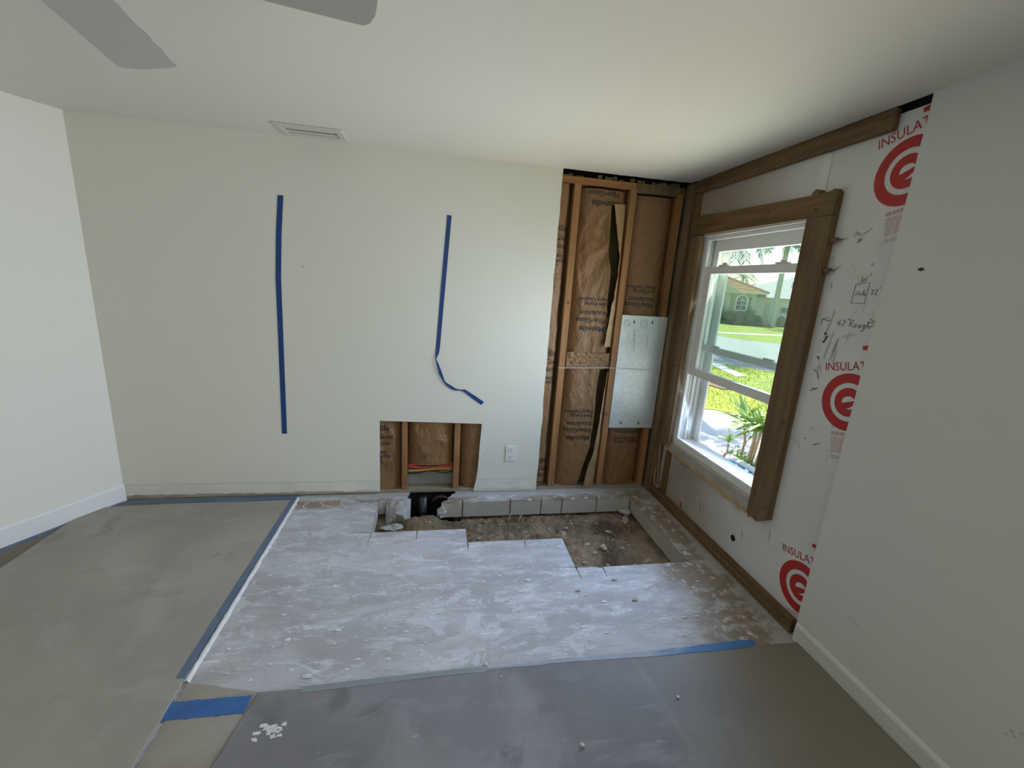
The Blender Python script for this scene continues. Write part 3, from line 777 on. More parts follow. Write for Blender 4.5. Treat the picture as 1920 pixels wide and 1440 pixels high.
strokes('scribble', [scrib(-1.425, 2.005, 0.016, 9), scrib(-1.44, 1.975, 0.014, 9), [(-1.44, 1.995), (-1.475, 2.015), (-1.488, 2.028)], scrib(-1.53, 1.868, 0.006, 6), [(-1.35, 1.79), (-1.355, 1.76)]], 0.0011, 'smudge_d')
strokes('smudge_mark', [[(-1.40, 1.66), (-1.39, 1.60), (-1.375, 1.52)], [(-1.375, 1.55), (-1.392, 1.53), (-1.378, 1.50), (-1.400, 1.545)], [(-1.42, 1.56), (-1.40, 1.42), (-1.435, 1.42), (-1.452, 1.53), (-1.455, 1.41)], [(-1.47, 1.54), (-1.53, 1.56)]], 0.0045, 'smudge')
strokes('smudge_mark', [[(-1.36, 1.36), (-1.385, 1.35), (-1.40, 1.32)], scrib(-1.385, 1.27, 0.020, 6), scrib(-1.365, 1.42, 0.012, 5), [(-1.455, 0.99), (-1.49, 1.015)], [(-1.40, 1.005), (-1.41, 1.01)]], 0.0026, 'smudge_d')
strokes('smudge_mark', [[(-1.33, 0.36), (-1.325, 0.42)], [(-1.13, 0.30), (-1.135, 0.24)], [(-0.62, 0.29), (-0.62, 0.22)], [(-0.71, 0.27), (-0.715, 0.18)], [(-0.75, 0.24), (-0.752, 0.19)]], 0.0013, 'smudge_d')
def foam_patch(name, pts, mat):
    m = MB(); tri = tessellate_polygon([[Vector((y, z, 0)) for y, z in pts]])
    m.add([(XP - 0.0003, y, z) for y, z in pts], [tuple(t) for t in tri])
    return m.build(name, MT[mat], foam_o)
foam_patch('seam_tape', [(-1.135, 2.212), (-1.195, 2.205), (-1.195, 2.395), (-1.180, 2.410), (-1.150, 2.408), (-1.150, 2.33)], 'film')
foam_patch('torn_film', [(-1.335, 0.345), (-1.36, 0.30), (-1.372, 0.33), (-1.36, 0.40), (-1.345, 0.42)], 'film')
foam_patch('torn_film', [(-1.145, 0.43), (-1.18, 0.42), (-1.17, 0.37), (-1.185, 0.30), (-1.17, 0.25), (-1.16, 0.34), (-1.15, 0.38)], 'film')

# ---- window
window = empty('window_1', (0.07, -0.70, 1.31), kind='structure', label='white vinyl single-hung window with the lower sash raised')
def ring(name, y0, y1, z0, z1, tl, tr_, tb, tt, x0, x1, mat, parent, bevel=0.003, **kw):
    return MB().prism([[(y0, z0), (y1, z0), (y1, z1), (y0, z1)], [(y0 - tl, z0 + tb), (y0 - tl, z1 - tt), (y1 + tr_, z1 - tt), (y1 + tr_, z0 + tb)]], YZ, x0, x1).build(name, MT[mat], parent, bevel=bevel, **kw)
ring('window_frame', -0.222, -1.24, 0.520, 2.110, 0.052, 0.052, 0.060, 0.040, 0.045, 0.075, 'vinyl', window)
ring('window_frame', -0.222, -1.24, 0.515, 2.120, 0.030, 0.030, 0.050, 0.030, 0.070, 0.215, 'vinyl', window)
for k, xx in enumerate((0.080, 0.112, 0.150)):
    MB().box(xx, xx + 0.007, -0.272, -0.252, 0.565, 2.09).build('jamb_track', MT['vinyl'], window)
MB().box(0.19, 0.205, -0.330, -0.252, 0.565, 2.09).build('outer_jamb', MT['vinyl'], window, bevel=0.002)
def sash(name, z0, z1, x0, x1, tb, tt, sw, yl=-0.262, yr=-1.20):
    s_ = MB().box(x0, x1, yr, yl, z0, z0 + tb).build(name, MT['vinyl'], window, bevel=0.004, seg=2)
    MB().box(x0, x1, yr, yl, z1 - tt, z1).build('top_rail', MT['vinyl'], s_, bevel=0.004, seg=2)
    for a, b in ((yl, yl - sw), (yr + sw, yr)):
        MB().box(x0 + 0.001, x1 - 0.001, b, a, z0 + tb, z1 - tt).build('stile', MT['vinyl'], s_, bevel=0.003)
    MB().box((x0 + x1) / 2 - 0.003, (x0 + x1) / 2 + 0.003, yr + sw - 0.004, yl - sw + 0.004, z0 + tb - 0.004, z1 - tt + 0.004).build('pane', MT['glass'], s_)
    return s_
s1 = sash('lower_sash', 1.098, 1.890, 0.052, 0.082, 0.058, 0.050, 0.085)
s2 = sash('upper_sash', 1.285, 2.078, 0.105, 0.135, 0.048, 0.082, 0.060)
for y in (-0.47, -0.98):
    m = MB().box(0.050, 0.078, y - 0.045, y + 0.045, 1.890, 1.900)
    m.lathe([(0.016, 1.900), (0.014, 1.912), (0.008, 1.914)], (0.064, y, 0), 14)
    m.box(0.050, 0.060, y - 0.035, y + 0.004, 1.900, 1.910)
    m.build('sash_lock', MT['lock'], s1, bevel=0.002)
    MB().box(0.092, 0.108, y - 0.04, y + 0.04, 1.333, 1.347).build('lock_keeper', MT['lock'], s2, bevel=0.004, seg=2)
MB().box(0.215, 0.228, -1.27, -0.19, 0.46, 0.512).build('outer_sill', MT['stucco_w'], window, bevel=0.004)
m = MB().box(0.022, 0.048, -1.165, -0.235, 2.095, 2.112)
m.rock((0.028, -0.235, 2.085), 0.016, 4, 1, 0.7, (0.8, 1, 1.2))
m.build('head_caulk', MT['vinyl'], window, bevel=0.002)

# ================================================================== INSULATION BATTS
def kraft(parent, x0, x1, z0, z1, seed, bulge=0.03, yb=0.052, crumple=1.0, gaps=(), dents=(), xl=None, xr=None):
    nx = max(6, int((x1 - x0) / 0.009)); nz = int((z1 - z0) / 0.010)
    S = Vector((seed * 3.7, seed * 1.3, seed * 9.1))
    def f(x, z):
        u = (x - x0) / (x1 - x0)
        cush = 1 - abs(2 * u - 1) ** 4.0
        a = noise.noise(Vector((x * 5, z * 2.4, 0)) + S) * 0.012
        b = (0.5 - abs(noise.noise(Vector((x * 9, z * 5, 2)) + S))) * 0.022
        c = (0.5 - abs(noise.noise(Vector((x * 22, z * 12, 5)) + S))) * 0.012
        amt = crumple * (0.35 + 0.9 * max(0, noise.noise(Vector((x * 2, z * 1.5, 7)) + S) + 0.35))
        y = (yb + 0.032) - (bulge + 0.030) * cush + a * 0.6 - (b + c) * amt * (0.25 + 0.75 * cush)
        for (px, pz, ax, az, dep) in dents:
            q = ((x - px) / ax) ** 2 + ((z - pz) / az) ** 2
            y += dep * max(0.0, min(1.0, (1.15 - q) * 3))
        return max(YS + 0.003, y)
    def lerp(tab, z):
        for (xa, za), (xb, zb) in zip(tab, tab[1:]):
            if zb <= z <= za: return xa + (xb - xa) * (za - z) / max(1e-6, za - zb)
        return None
    m = MB()
    idx = {}
    for j in range(nz + 1):
        z = z0 + (z1 - z0) * j / nz
        ends = [(x0, x1)]
        cut = None
        for L, R in gaps:
            a, b = lerp(L, z), lerp(R, z)
            if a is not None and b is not None and b - a > 0.004: cut = (a, b)
        for i in range(nx + 1):
            x = x0 + (x1 - x0) * i / nx
            inside = cut is not None and cut[0] < x < cut[1]
            if inside and x - cut[0] < (x1 - x0) / nx: x = cut[0]; inside = False
            elif inside and cut[1] - x < (x1 - x0) / nx: x = cut[1]; inside = False
            if not inside:
                idx[i, j] = len(m.v)
                curl = 0.0
                if cut is not None:
                    dd = min(abs(x - cut[0]), abs(x - cut[1]))
                    curl = -0.010 * max(0, 1 - dd / 0.03)
                m.v.append((x, f(x, z) + curl, z))
    for j in range(nz):
        for i in range(nx):
            q = [(i, j), (i + 1, j), (i + 1, j + 1), (i, j + 1)]
            if all(k in idx for k in q): m.f.append(tuple(idx[k] for k in q))
    o = m.build('kraft_facing', MT['kraft'], parent, smooth=True)
    return o
def wool(parent, x0, x1, z0, z1, y0=0.090, y1=0.104):
    m = MB(); nx, nz = 12, int((z1 - z0) / 0.03)
    for j in range(nz + 1):
        for i in range(nx + 1):
            x = x0 + (x1 - x0) * i / nx; z = z0 + (z1 - z0) * j / nz
            m.v.append((x, y0 + 0.006 * noise.noise(Vector((x * 40, z * 30, 1))), z))
    for j in range(nz):
        for i in range(nx):
            a = j * (nx + 1) + i
            m.f.append((a, a + 1, a + nx + 2, a + nx + 1))
    m.box(x0, x1, y0 + 0.008, y1, z0, z1)
    return m.build('fibreglass', MT['fibre'], parent, smooth=False)
def print_on(face, lines, flip=False):
    """lines: (text, x_left, z_baseline, cap, bold).  draped onto the kraft facing by ray"""
    me = face.data
    off = face.matrix_basis.translation
    q = face; M = Vector((0, 0, 0))
    while q is not None:
        M += q.location; q = q.parent
    bvh = BVHTree.FromPolygons([v.co + M for v in me.vertices], [tuple(p.vertices) for p in me.polygons])
    for s, x0, z0, cap, bold in lines:
        m = MB()
        vs, fs = text_shape(s, cap, bold)
        sg = -1 if flip else 1
        mp = {}
        for i, (u, v) in enumerate(vs):
            X, Z = x0 + sg * u, z0 + sg * v
            h = bvh.ray_cast(Vector((X, -0.5, Z)), Vector((0, 1, 0)))
            if h[0] is not None:
                mp[i] = len(m.v); m.v.append((X, h[0].y - 0.0012, Z))
        m.f = [tuple(mp[i] for i in f) for f in fs if all(i in mp for i in f)]
        if m.f: m.build('printed_lettering', MT['ink'], face)
W5 = ['Manville', 'FiberGlass', 'Insulation', 'Save Energy', 'Enjoy Comfort']
CAP = [0.044, 0.039, 0.038, 0.0275, 0.027]
def lines_for(x, zb, use=(0, 1, 2, 3, 4), flip=True, sp=(0, 0.066, 0.122, 0.186, 0.222)):
    sg = 1 if flip else -1
    return [(W5[i], x, zb + sg * sp[i], CAP[i], 0.0010 if i == 0 else 0.0006) for i in use]

ba = empty('insulation_batt', (-1.0, 0.06, 0.03), label='narrow strip of kraft-faced batt beside the cut drywall edge', cat='insulation batt', group='kraft-faced wall batts')
f = kraft(ba, -1.10, -0.905, 0.03, 2.41, 1.0, 0.030, 0.055, 1.3)
wool(ba, -1.10, -0.90, 0.03, 2.41)
for zb in (2.085, 1.150, 0.240):
    print_on(f, lines_for(-1.120, zb, flip=False))

bb_ = empty('insulation_batt', (-0.65, 0.06, 0.03), label='torn kraft-faced batt with a long dark slit between two studs', cat='insulation batt', group='kraft-faced wall batts')
upL = [(-0.606, 2.40), (-0.600, 2.265), (-0.591, 2.115), (-0.579, 1.944), (-0.549, 1.814), (-0.549, 1.698), (-0.551, 1.589), (-0.533, 1.404), (-0.518, 1.357)]
upR = [(-0.603, 2.40), (-0.572, 2.268), (-0.539, 2.119), (-0.500, 1.967), (-0.497, 1.773), (-0.508, 1.618), (-0.514, 1.535), (-0.522, 1.402), (-0.517, 1.357)]
loL = [(-0.546, 1.045), (-0.554, 0.846), (-0.553, 0.662), (-0.555, 0.398), (-0.601, 0.236), (-0.622, 0.126), (-0.644, 0.03)]
loR = [(-0.481, 1.045), (-0.504, 0.776), (-0.510, 0.558), (-0.528, 0.344), (-0.566, 0.202), (-0.577, 0.103), (-0.584, 0.03)]
f = kraft(bb_, -0.838, -0.468, 0.03, 2.395, 2.0, 0.032, 0.055, 1.25, gaps=[(upL, upR), (loL, loR)], dents=[(-0.69, 1.93, 0.115, 0.34, 0.014)])
wool(bb_, -0.835, -0.468, 0.03, 2.395)
print_on(f, lines_for(-0.545, 2.318, (0, 1, 2)), True)
print_on(f, lines_for(-0.545, 1.395), True)
print_on(f, lines_for(-0.566, 0.485), True)
# torn paper flaps standing proud along the right side of the slit
def flap(rows, seed):
    m = MB(); nx = 10; R_ = []
    for (xa, za, xb, zb), (xa2, za2, xb2, zb2) in zip(rows, rows[1:]):
        for k in range(8):
            t = k / 8
            R_.append((xa + (xa2 - xa) * t, za + (za2 - za) * t, xb + (xb2 - xb) * t, zb + (zb2 - zb) * t))
    R_.append(rows[-1])
    for xa, za, xb, zb in R_:
        xa += 0.005 * noise.noise(Vector((za * 23, seed, 0)))
        for i in range(nx + 1):
            t = i / nx
            x, z = xa + (xb - xa) * t, za + (zb - za) * t
            y = 0.008 + 0.030 * t * t - 0.010 * (1 - t) + 0.010 * noise.noise(Vector((x * 18, z * 9, seed))) - 0.008 * abs(noise.noise(Vector((x * 40, z * 24, seed))))
            m.v.append((x, max(-0.012, y), z))
    for j in range(len(R_) - 1):
        for i in range(nx):
            a = j * (nx + 1) + i; m.f.append((a, a + 1, a + nx + 2, a + nx + 1))
    return m.build('torn_kraft_flap', MT['kraft_pale'], bb_, smooth=True)
flap([(-0.585, 2.30, -0.48, 2.31), (-0.560, 2.20, -0.478, 2.20), (-0.535, 2.08, -0.476, 2.08), (-0.497, 1.93, -0.472, 1.93), (-0.494, 1.78, -0.470, 1.78), (-0.506, 1.62, -0.468, 1.62), (-0.516, 1.53, -0.467, 1.53), (-0.524, 1.40, -0.467, 1.40), (-0.540, 1.24, -0.468, 1.24)], 3.3)
flap([(-0.483, 1.04, -0.468, 1.04), (-0.500, 0.78, -0.468, 0.78), (-0.508, 0.56, -0.468, 0.56), (-0.526, 0.345, -0.468, 0.345), (-0.562, 0.20, -0.47, 0.20), (-0.575, 0.10, -0.475, 0.10), (-0.580, 0.032, -0.48, 0.032)], 7.1)
# loose sheet hanging over the batt at mid height
m = MB(); nx, nz = 40, 26
for j in range(nz + 1):
    for i in range(nx + 1):
        x = -0.832 + 0.355 * i / nx; z = 1.062 + 0.125 * j / nz
        z += 0.012 * noise.noise(Vector((x * 12, 0, 3))) * (1 if j in (0, nz) else 0.4)
        y = 0.017 - 0.012 * abs(noise.noise(Vector((x * 14, z * 22, 2)))) - 0.008 * noise.noise(Vector((x * 33, z * 40, 9)))
        m.v.append((x, y, z))
for j in range(nz):
    for i in range(nx):
        a = j * (nx + 1) + i; m.f.append((a, a + 1, a + nx + 2, a + nx + 1))
m.build('loose_kraft_flap', MT['kraft'], bb_, smooth=True)
bc = empty('insulation_batt', (-0.24, 0.06, 0.03), label='smooth kraft-faced batt partly covered by the steel plate', cat='insulation batt', group='kraft-faced wall batts')
f = kraft(bc, -0.408, -0.082, 0.03, 2.385, 3.0, 0.026, 0.058, 0.55)
wool(bc, -0.408, -0.080, 0.03, 2.385)
print_on(f, lines_for(-0.150, 1.545, (1, 2, 3, 4), sp=(0, 0.055, 0.098, 0.155, 0.188)), True)
print_on(f, lines_for(-0.340, 0.575, (2, 3, 4), False, sp=(0, 0.0, 0.068, 0.125, 0.155)))
bd = empty('insulation_batt', (-2.18, 0.06, 0.03), label='kraft-faced batt at the left side of the small wall opening', cat='insulation batt', group='kraft-faced wall batts')
f = kraft(bd, -2.38, -2.104, 0.03, 0.70, 4.0, 0.024, 0.056, 1.2)
wool(bd, -2.38, -2.104, 0.03, 0.70)
print_on(f, lines_for(-2.398, 0.522, flip=False))
be = empty('insulation_batt', (-1.88, 0.06, 0.23), label='wrinkled kraft-faced batt in the middle of the small wall opening', cat='insulation batt', group='kraft-faced wall batts')
kraft(be, -2.054, -1.697, 0.232, 0.70, 5.0, 0.030, 0.058, 2.4)
m = MB()
for i in range(26):
    x = -2.05 + i * 0.0138
    m.rock((x, 0.083, 0.155 + 0.012 * noise.noise(Vector((x * 9, 0, 0)))), 0.014, i, 1, 0.9, (1.2, 1, 0.8))
m.build('torn_fibreglass', MT['sprayfoam'], be)
bf = empty('insulation_batt', (-1.55, 0.06, 0.03), label='kraft-faced batt at the right side of the small wall opening', cat='insulation batt', group='kraft-faced wall batts')
kraft(bf, -1.644, -1.40, 0.03, 0.70, 6.0, 0.024, 0.056, 1.8)
wool(bf, -1.644, -1.40, 0.03, 0.70)

# ================================================================== THINGS ON AND IN THE WALLS
# steel plate with knock-outs
pn = MB().prism([rect(-0.412, -0.020, 0.560, 1.500)], XZ, 0.0085, 0.0115).build('steel_plate', MT['steel'], bevel=0.001)
tag(pn, 'grey galvanised steel plate screwed over the corner stud bay', 'steel plate')
for x0, r in ((-0.365, 0.030), (-0.222, 0.034)):
    for q in (1.0, 0.6):
        a = [(x0 + r * q * math.cos(t * math.pi / 14), 1.437 + r * q * math.sin(t * math.pi / 14)) for t in range(28)]
        b = [(x0 + (r * q - 0.0035) * math.cos(t * math.pi / 14), 1.437 + (r * q - 0.0035) * math.sin(t * math.pi / 14)) for t in range(28)]
        MB().prism([a, b], XZ, 0.0062, 0.0090).build('knockout_ring', MT['steel_d'], pn)
for x0, z0 in ((-0.306, 1.447), (-0.150, 1.449), (-0.309, 0.600), (-0.150, 0.601)):
    MB().prism([[(x0 - 0.003, z0 + 0.018), (x0 + 0.003, z0 + 0.018), (x0 + 0.003, z0 + 0.004), (x0 + 0.007, z0), (x0 + 0.005, z0 - 0.007), (x0, z0 - 0.010), (x0 - 0.005, z0 - 0.007), (x0 - 0.007, z0), (x0 - 0.003, z0 + 0.004)]], XZ, 0.0070, 0.0090).build('keyhole_slot', MT['black'], pn)
for k in range(9):
    for x0, x1 in ((-0.293, -0.281), (-0.176, -0.172)):
        if k == 1 and x0 > -0.2: continue
        t = k / 8
        MB().lathe([(0.0036, 0.0075), (0.0036, 0.009)], (x0 + (x1 - x0) * t, 0, 1.382 - 0.155 * t), 8, 'y').build('screw_hole', MT['black'], pn)
for x0, z0 in ((-0.36, 0.79), (-0.345, 0.775), (-0.352, 0.745), (-0.27, 0.69), (-0.255, 0.69), (-0.19, 0.69), (-0.17, 0.69), (-0.272, 0.665), (-0.19, 0.665)):
    MB().lathe([(0.0026, 0.0075), (0.0026, 0.009)], (x0, 0, z0), 6, 'y').build('screw_hole', MT['black'], pn)
# duplex outlet
ot = empty('wall_outlet', (-1.235, 0, 0.338), label='white duplex wall outlet right of the small wall opening', cat='outlet')
MB().box(-1.278, -1.192, -0.007, 0.0, 0.273, 0.404).build('cover_plate', MT['plastic'], ot, bevel=0.004, seg=2)
for zc in (0.372, 0.306):
    fce = MB().prism([[(-1.235 + 0.019 * math.cos(t) * 1.0, zc + max(-0.0165, min(0.0165, 0.021 * math.sin(t)))) for t in [k * math.pi / 12 for k in range(24)]]], XZ, -0.0095, -0.006).build('receptacle', MT['plastic'], ot)
    for dx, hh in ((-0.007, 0.011), (0.007, 0.009)):
        MB().box(-1.235 + dx - 0.0014, -1.235 + dx + 0.0014, -0.0099, -0.0090, zc - 0.001, zc - 0.001 + hh).build('slot', MT['nail'], fce)
    MB().lathe([(0.003, -0.0099), (0.003, -0.0090)], (-1.235, 0, zc - 0.009), 8, 'y').build('slot', MT['nail'], fce)
MB().lathe([(0.003, -0.0085), (0.003, -0.006)], (-1.235, 0, 0.339), 8, 'y').build('screw', MT['vent_in'], ot)
# wall anchor and dark hole
tag(MB().lathe([(0.004, -0.004), (0.007, -0.003), (0.007, 0.0)], (-2.749, 0, 1.706), 10, 'y').build('wall_anchor', MT['vent_in']), 'small plastic wall anchor between the two blue tape lines', 'anchor')
tag(MB().rock((-0.002, -1.757, 1.840), 0.012, 3, 1, 0.5, (0.25, 1.1, 0.55)).build('wall_anchor', MT['nail']), 'black screw anchor in the grey-white drywall right of the window', 'anchor')
for zz, ln in ((0.315, [(-1.855, 0.335), (-1.88, 0.322), (-1.915, 0.318)]), (0, [(-1.70, 0.112), (-1.715, 0.10), (-1.75, 0.09), (-1.79, 0.07)])):
    MB().ribbon([((-0.0005, y, z), (0, 0, 0.003)) for y, z in ln], (-1, 0, 0), 0.0005).build('scuff', MT['smudge'], wall_right)
for k in range(7):
    MB().rock((-0.001, -2.42 + RND.uniform(-0.03, 0.03), 0.385 + RND.uniform(-0.04, 0.04)), 0.005, k, 1, 0.4, (0.2, 1, 1)).build('scuff', MT['smudge'], wall_right)

# blue tape lines on the wall
def wall_tape(name, pts, label, group):
    m = MB()
    P = []
    for i, (x, z, hw, dy, an) in enumerate(pts):
        P.append(((x, YD - 0.0012 - dy, z), (hw * math.cos(an), 0, hw * math.sin(an))))
    m.ribbon(P, (0, -1, 0), 0.0008)
    return tag(m.build(name, MT['tape']), label, 'tape', group)
wall_tape('painter_tape', [(-2.868, 2.146, 0.0175, 0, 0.02), (-2.893, 1.90, 0.0175, 0, 0), (-2.912, 1.62, 0.0175, 0, 0), (-2.918, 1.30, 0.017, 0, 0), (-2.924, 1.03, 0.017, 0, 0), (-2.930, 0.75, 0.017, 0, 0), (-2.935, 0.506, 0.017, 0, 0)], 'straight vertical strip of dark blue painter tape, left of the two on the wall', 'blue tape lines on the back wall')
wall_tape('painter_tape', [(-1.781, 2.118, 0.0155, 0, -0.1), (-1.795, 1.90, 0.0155, 0, 0), (-1.810, 1.66, 0.0155, 0.001, 0), (-1.826, 1.40, 0.015, 0, 0), (-1.838, 1.20, 0.015, 0, 0), (-1.843, 1.145, 0.0135, 0.002, 0.1), (-1.853, 1.10, 0.004, 0.008, 0.1), (-1.838, 1.06, 0.008, 0.008, 0.35), (-1.815, 0.99, 0.0125, 0.006, 0.3), (-1.790, 0.935, 0.007, 0.008, 0.6), (-1.772, 0.912, 0.008, 0.006, 0.9), (-1.735, 0.886, 0.012, 0.004, 1.0), (-1.700, 0.868, 0.008, 0.006, 1.3), (-1.668, 0.866, 0.003, 0.008, 1.6), (-1.632, 0.862, 0.010, 0.004, 1.0), (-1.56, 0.812, 0.0145, 0.002, 0.95), (-1.484, 0.760, 0.015, 0.002, 0.95)], 'twisted strip of dark blue painter tape whose loose end bends right', 'blue tape lines on the back wall')
# cables in the small opening
def cable(name, pts, r, mat, label):
    P = []
    for i in range(len(pts) - 1):
        a, b = Vector(pts[i]), Vector(pts[i + 1])
        for k in range(4): P.append(a.lerp(b, k / 4))
    P.append(Vector(pts[-1]))
    return tag(MB().tube(P, r, 8).build(name, MT[mat], smooth=True), label, 'cable')
cable('electrical_cable', [(-2.056, 0.050, 0.212), (-1.98, 0.045, 0.203), (-1.88, 0.044, 0.203), (-1.78, 0.046, 0.212), (-1.698, 0.050, 0.218)], 0.008, 'cab_r', 'lower red cable strung across the small wall opening')
cable('electrical_cable', [(-2.056, 0.062, 0.222), (-1.95, 0.055, 0.222), (-1.83, 0.055, 0.224), (-1.698, 0.062, 0.228)], 0.008, 'cab_r', 'upper red cable tucked under the wrinkled kraft batt')
cable('electrical_cable', [(-2.056, 0.055, 0.172), (-1.95, 0.055, 0.176), (-1.83, 0.058, 0.186), (-1.698, 0.060, 0.190)], 0.010, 'cab_y', 'yellow cable below the red cables in the wall opening')
cable('electrical_cable', [(-2.056, 0.060, 0.145), (-1.97, 0.056, 0.150), (-1.89, 0.056, 0.170), (-1.82, 0.052, 0.160), (-1.76, 0.056, 0.147), (-1.698, 0.060, 0.160)], 0.0055, 'cab_k', 'thin wavy black cable lowest in the wall opening')
tag(MB().tube([(-0.90, 0.004, 1.059), (-0.68, 0.002, 1.066), (-0.484, 0.006, 1.072), (-0.20, 0.0, 1.066), (-0.02, 0.004, 1.061)], 0.0022, 6).build('string', MT['cab_w']), 'thin white string stretched across the stud bays and steel plate', 'string')
tag(MB().tube([(0.022, -0.10, 0.46), (0.016, -0.105, 0.40), (0.012, -0.125, 0.30), (0.008, -0.15, 0.20), (0.006, -0.16, 0.12)], 0.0016, 6).build('loose_wire', MT['cab_w']), 'thin white wire hanging in the corner below the window, right one', 'wire', 'thin wires in the corner')
tag(MB().tube([(0.018, -0.085, 0.24), (0.012, -0.09, 0.18), (0.006, -0.11, 0.13), (0.0, -0.135, 0.098)], 0.0016, 6).build('loose_wire', MT['cab_w']), 'short white wire bending onto the corner of the sole board', 'wire', 'thin wires in the corner')
tag(MB().rock((0.012, -0.16, 0.100), 0.020, 8, 1, 0.9, (0.6, 1.3, 0.9)).build('debris_clump', MT['rubble']), 'crumbling clump of debris on the sole board below the window corner', 'debris')
# ceiling vent
vt = empty('ceiling_vent', (-2.62, -0.16, H), label='white rectangular air vent in the ceiling above the back wall', cat='vent')
MB().prism([rect(-2.812, -2.428, -0.268, -0.058), [(-2.770, -0.228), (-2.770, -0.098), (-2.470, -0.098), (-2.470, -0.228)]], XY, H - 0.010, H).build('frame', MT['vent'], vt, bevel=0.003)
MB().prism([[(-2.772, -0.230), (-2.468, -0.230), (-2.468, -0.096), (-2.772, -0.096)], [(-2.766, -0.224), (-2.766, -0.102), (-2.474, -0.102), (-2.474, -0.224)]], XY, H - 0.006, H + 0.012).build('throat', MT['vent_in'], vt)
for k in range(2):
    y = -0.196 + k * 0.066
    m = MB(); m.prism([[(y - 0.030, H - 0.006), (y + 0.031, H - 0.001), (y + 0.031, H + 0.001), (y - 0.030, H - 0.004)]], lambda u, v, w_: (w_, u, v), -2.764, -2.476)
    m.build('slat', MT['vent'], vt)
MB().box(-2.775, -2.465, -0.235, -0.09, H + 0.011, H + 0.0145).build('damper', MT['vent_in'], vt)
# ceiling fan
FC = Vector((-2.644, -2.147, 2.266))
fan = empty('ceiling_fan', FC, label='ceiling fan with pale grey paddle blades at upper left', cat='fan')
MB().lathe([(0.05, H - 0.002), (0.07, H - 0.01), (0.065, H - 0.04), (0.02, H - 0.06)], (FC.x, FC.y, 0), 28).build('canopy', MT['fan_m'], fan, smooth=True)
MB().lathe([(0.014, 2.35), (0.014, H - 0.05)], (FC.x, FC.y, 0), 16).build('downrod', MT['fan_m'], fan, smooth=True)
MB().lathe([(0.03, 2.365), (0.10, 2.345), (0.12, 2.315), (0.12, 2.28), (0.10, 2.245), (0.08, 2.215), (0.03, 2.20)], (FC.x, FC.y, 0), 32).build('motor_housing', MT['fan_m'], fan, smooth=True)
Rb, wr, wt, pit, th1 = 0.653, 0.066, 0.077, -0.239, 1.72
def blade_mesh():
    m = MB(); top = []; n = 26
    pr = [(0.17, 0.072)]
    for i in range(n + 1):
        u = 0.18 + (Rb - 0.18) * i / n
        pr.append((u, wr + (wt - wr) * u / Rb))
    # outline with one rounded and one sharper tip corner
    up = [(u, h) for u, h in pr if u < Rb - 0.035] + [(Rb - 0.022, wt * 0.98), (Rb - 0.008, wt * 0.86), (Rb + 0.004, wt * 0.5), (Rb + 0.008, wt * 0.1)]
    dn = [(Rb + 0.008, -wt * 0.4), (Rb + 0.004, -wt * 0.85), (Rb - 0.004, -wt * 1.0)] + [(u, -h) for u, h in reversed(pr) if u < Rb - 0.02]
    poly = up + dn
    return poly
bp = blade_mesh()
for k in range(4):
    th = th1 - k * 2 * math.pi / 4
    dx, dy = math.cos(th), math.sin(th)
    def place(u, v, w_, dx=dx, dy=dy):
        vv = v * math.cos(pit)
        return (FC.x + u * dx - vv * dy, FC.y + u * dy + vv * dx, FC.z + v * math.sin(pit) + w_)
    bl = MB().prism([bp], place, -0.004, 0.004).build('blade', MT['fan'], fan, bevel=0.0015)
    MB().prism([[(0.09, -0.025), (0.24, -0.035), (0.25, 0.0), (0.24, 0.035), (0.09, 0.025)]], place, 0.004, 0.010).build('blade_bracket', MT['fan_m'], bl, bevel=0.001)

# ================================================================== FLOOR COVERINGS, TAPE, DEBRIS
def sheet(name, poly, z0, z1, mat, label, cat, bevel=0.0015):
    return tag(MB().prism([poly], XY, z0, z1).build(name, MT[mat], bevel=bevel), label, cat)
q = [along(s, 0.017, 0) for s in (0.0, 5.6)]
sheet('floor_paper', [(-2.86, -0.012), (-4.0, -0.008), (q[0][0] - 0.004, -0.03), (q[1][0], q[1][1]), (-2.86, -5.6)], 0.0005, 0.003, 'dark_floor', 'dark brown floor paper along the left baseboard', 'floor covering')
lp = [(-2.878, -0.075), (-3.2, -0.085), (-3.6, -0.090), (-3.9, -0.105), (-4.155, -0.123), (-4.150, -0.76), (-4.145, -5.5), (-2.80, -5.5), (-2.832, -1.90), (-2.842, -1.58), (-2.868, -1.0)]
sheet('floor_protection_sheet', lp, 0.004, 0.011, 'paper', 'large brownish protection sheet covering the left side of the floor', 'floor covering')
sheet('floor_protection_sheet', [(-2.790, -1.585), (-2.826, -1.590), (-2.82, -1.90), (-2.78, -3.0), (-2.2, -3.0), (-2.2, -1.662), (-2.53, -1.652)], 0.0005, 0.005, 'under', 'narrow tan strip of floor paper between the two big sheets', 'floor covering')
fp = [(-2.526, -1.658), (-2.25, -1.664), (-1.9, -1.655), (-1.55, -1.650), (-1.0, -1.655), (-0.30, -1.664), (-0.016, -1.672), (-0.016, -5.4), (-2.70, -5.4), (-2.64, -2.9), (-2.575, -1.93)]
sheet('floor_protection_sheet', fp, 0.006, 0.012, 'board', 'large dusty grey protection sheet in the foreground', 'floor covering')
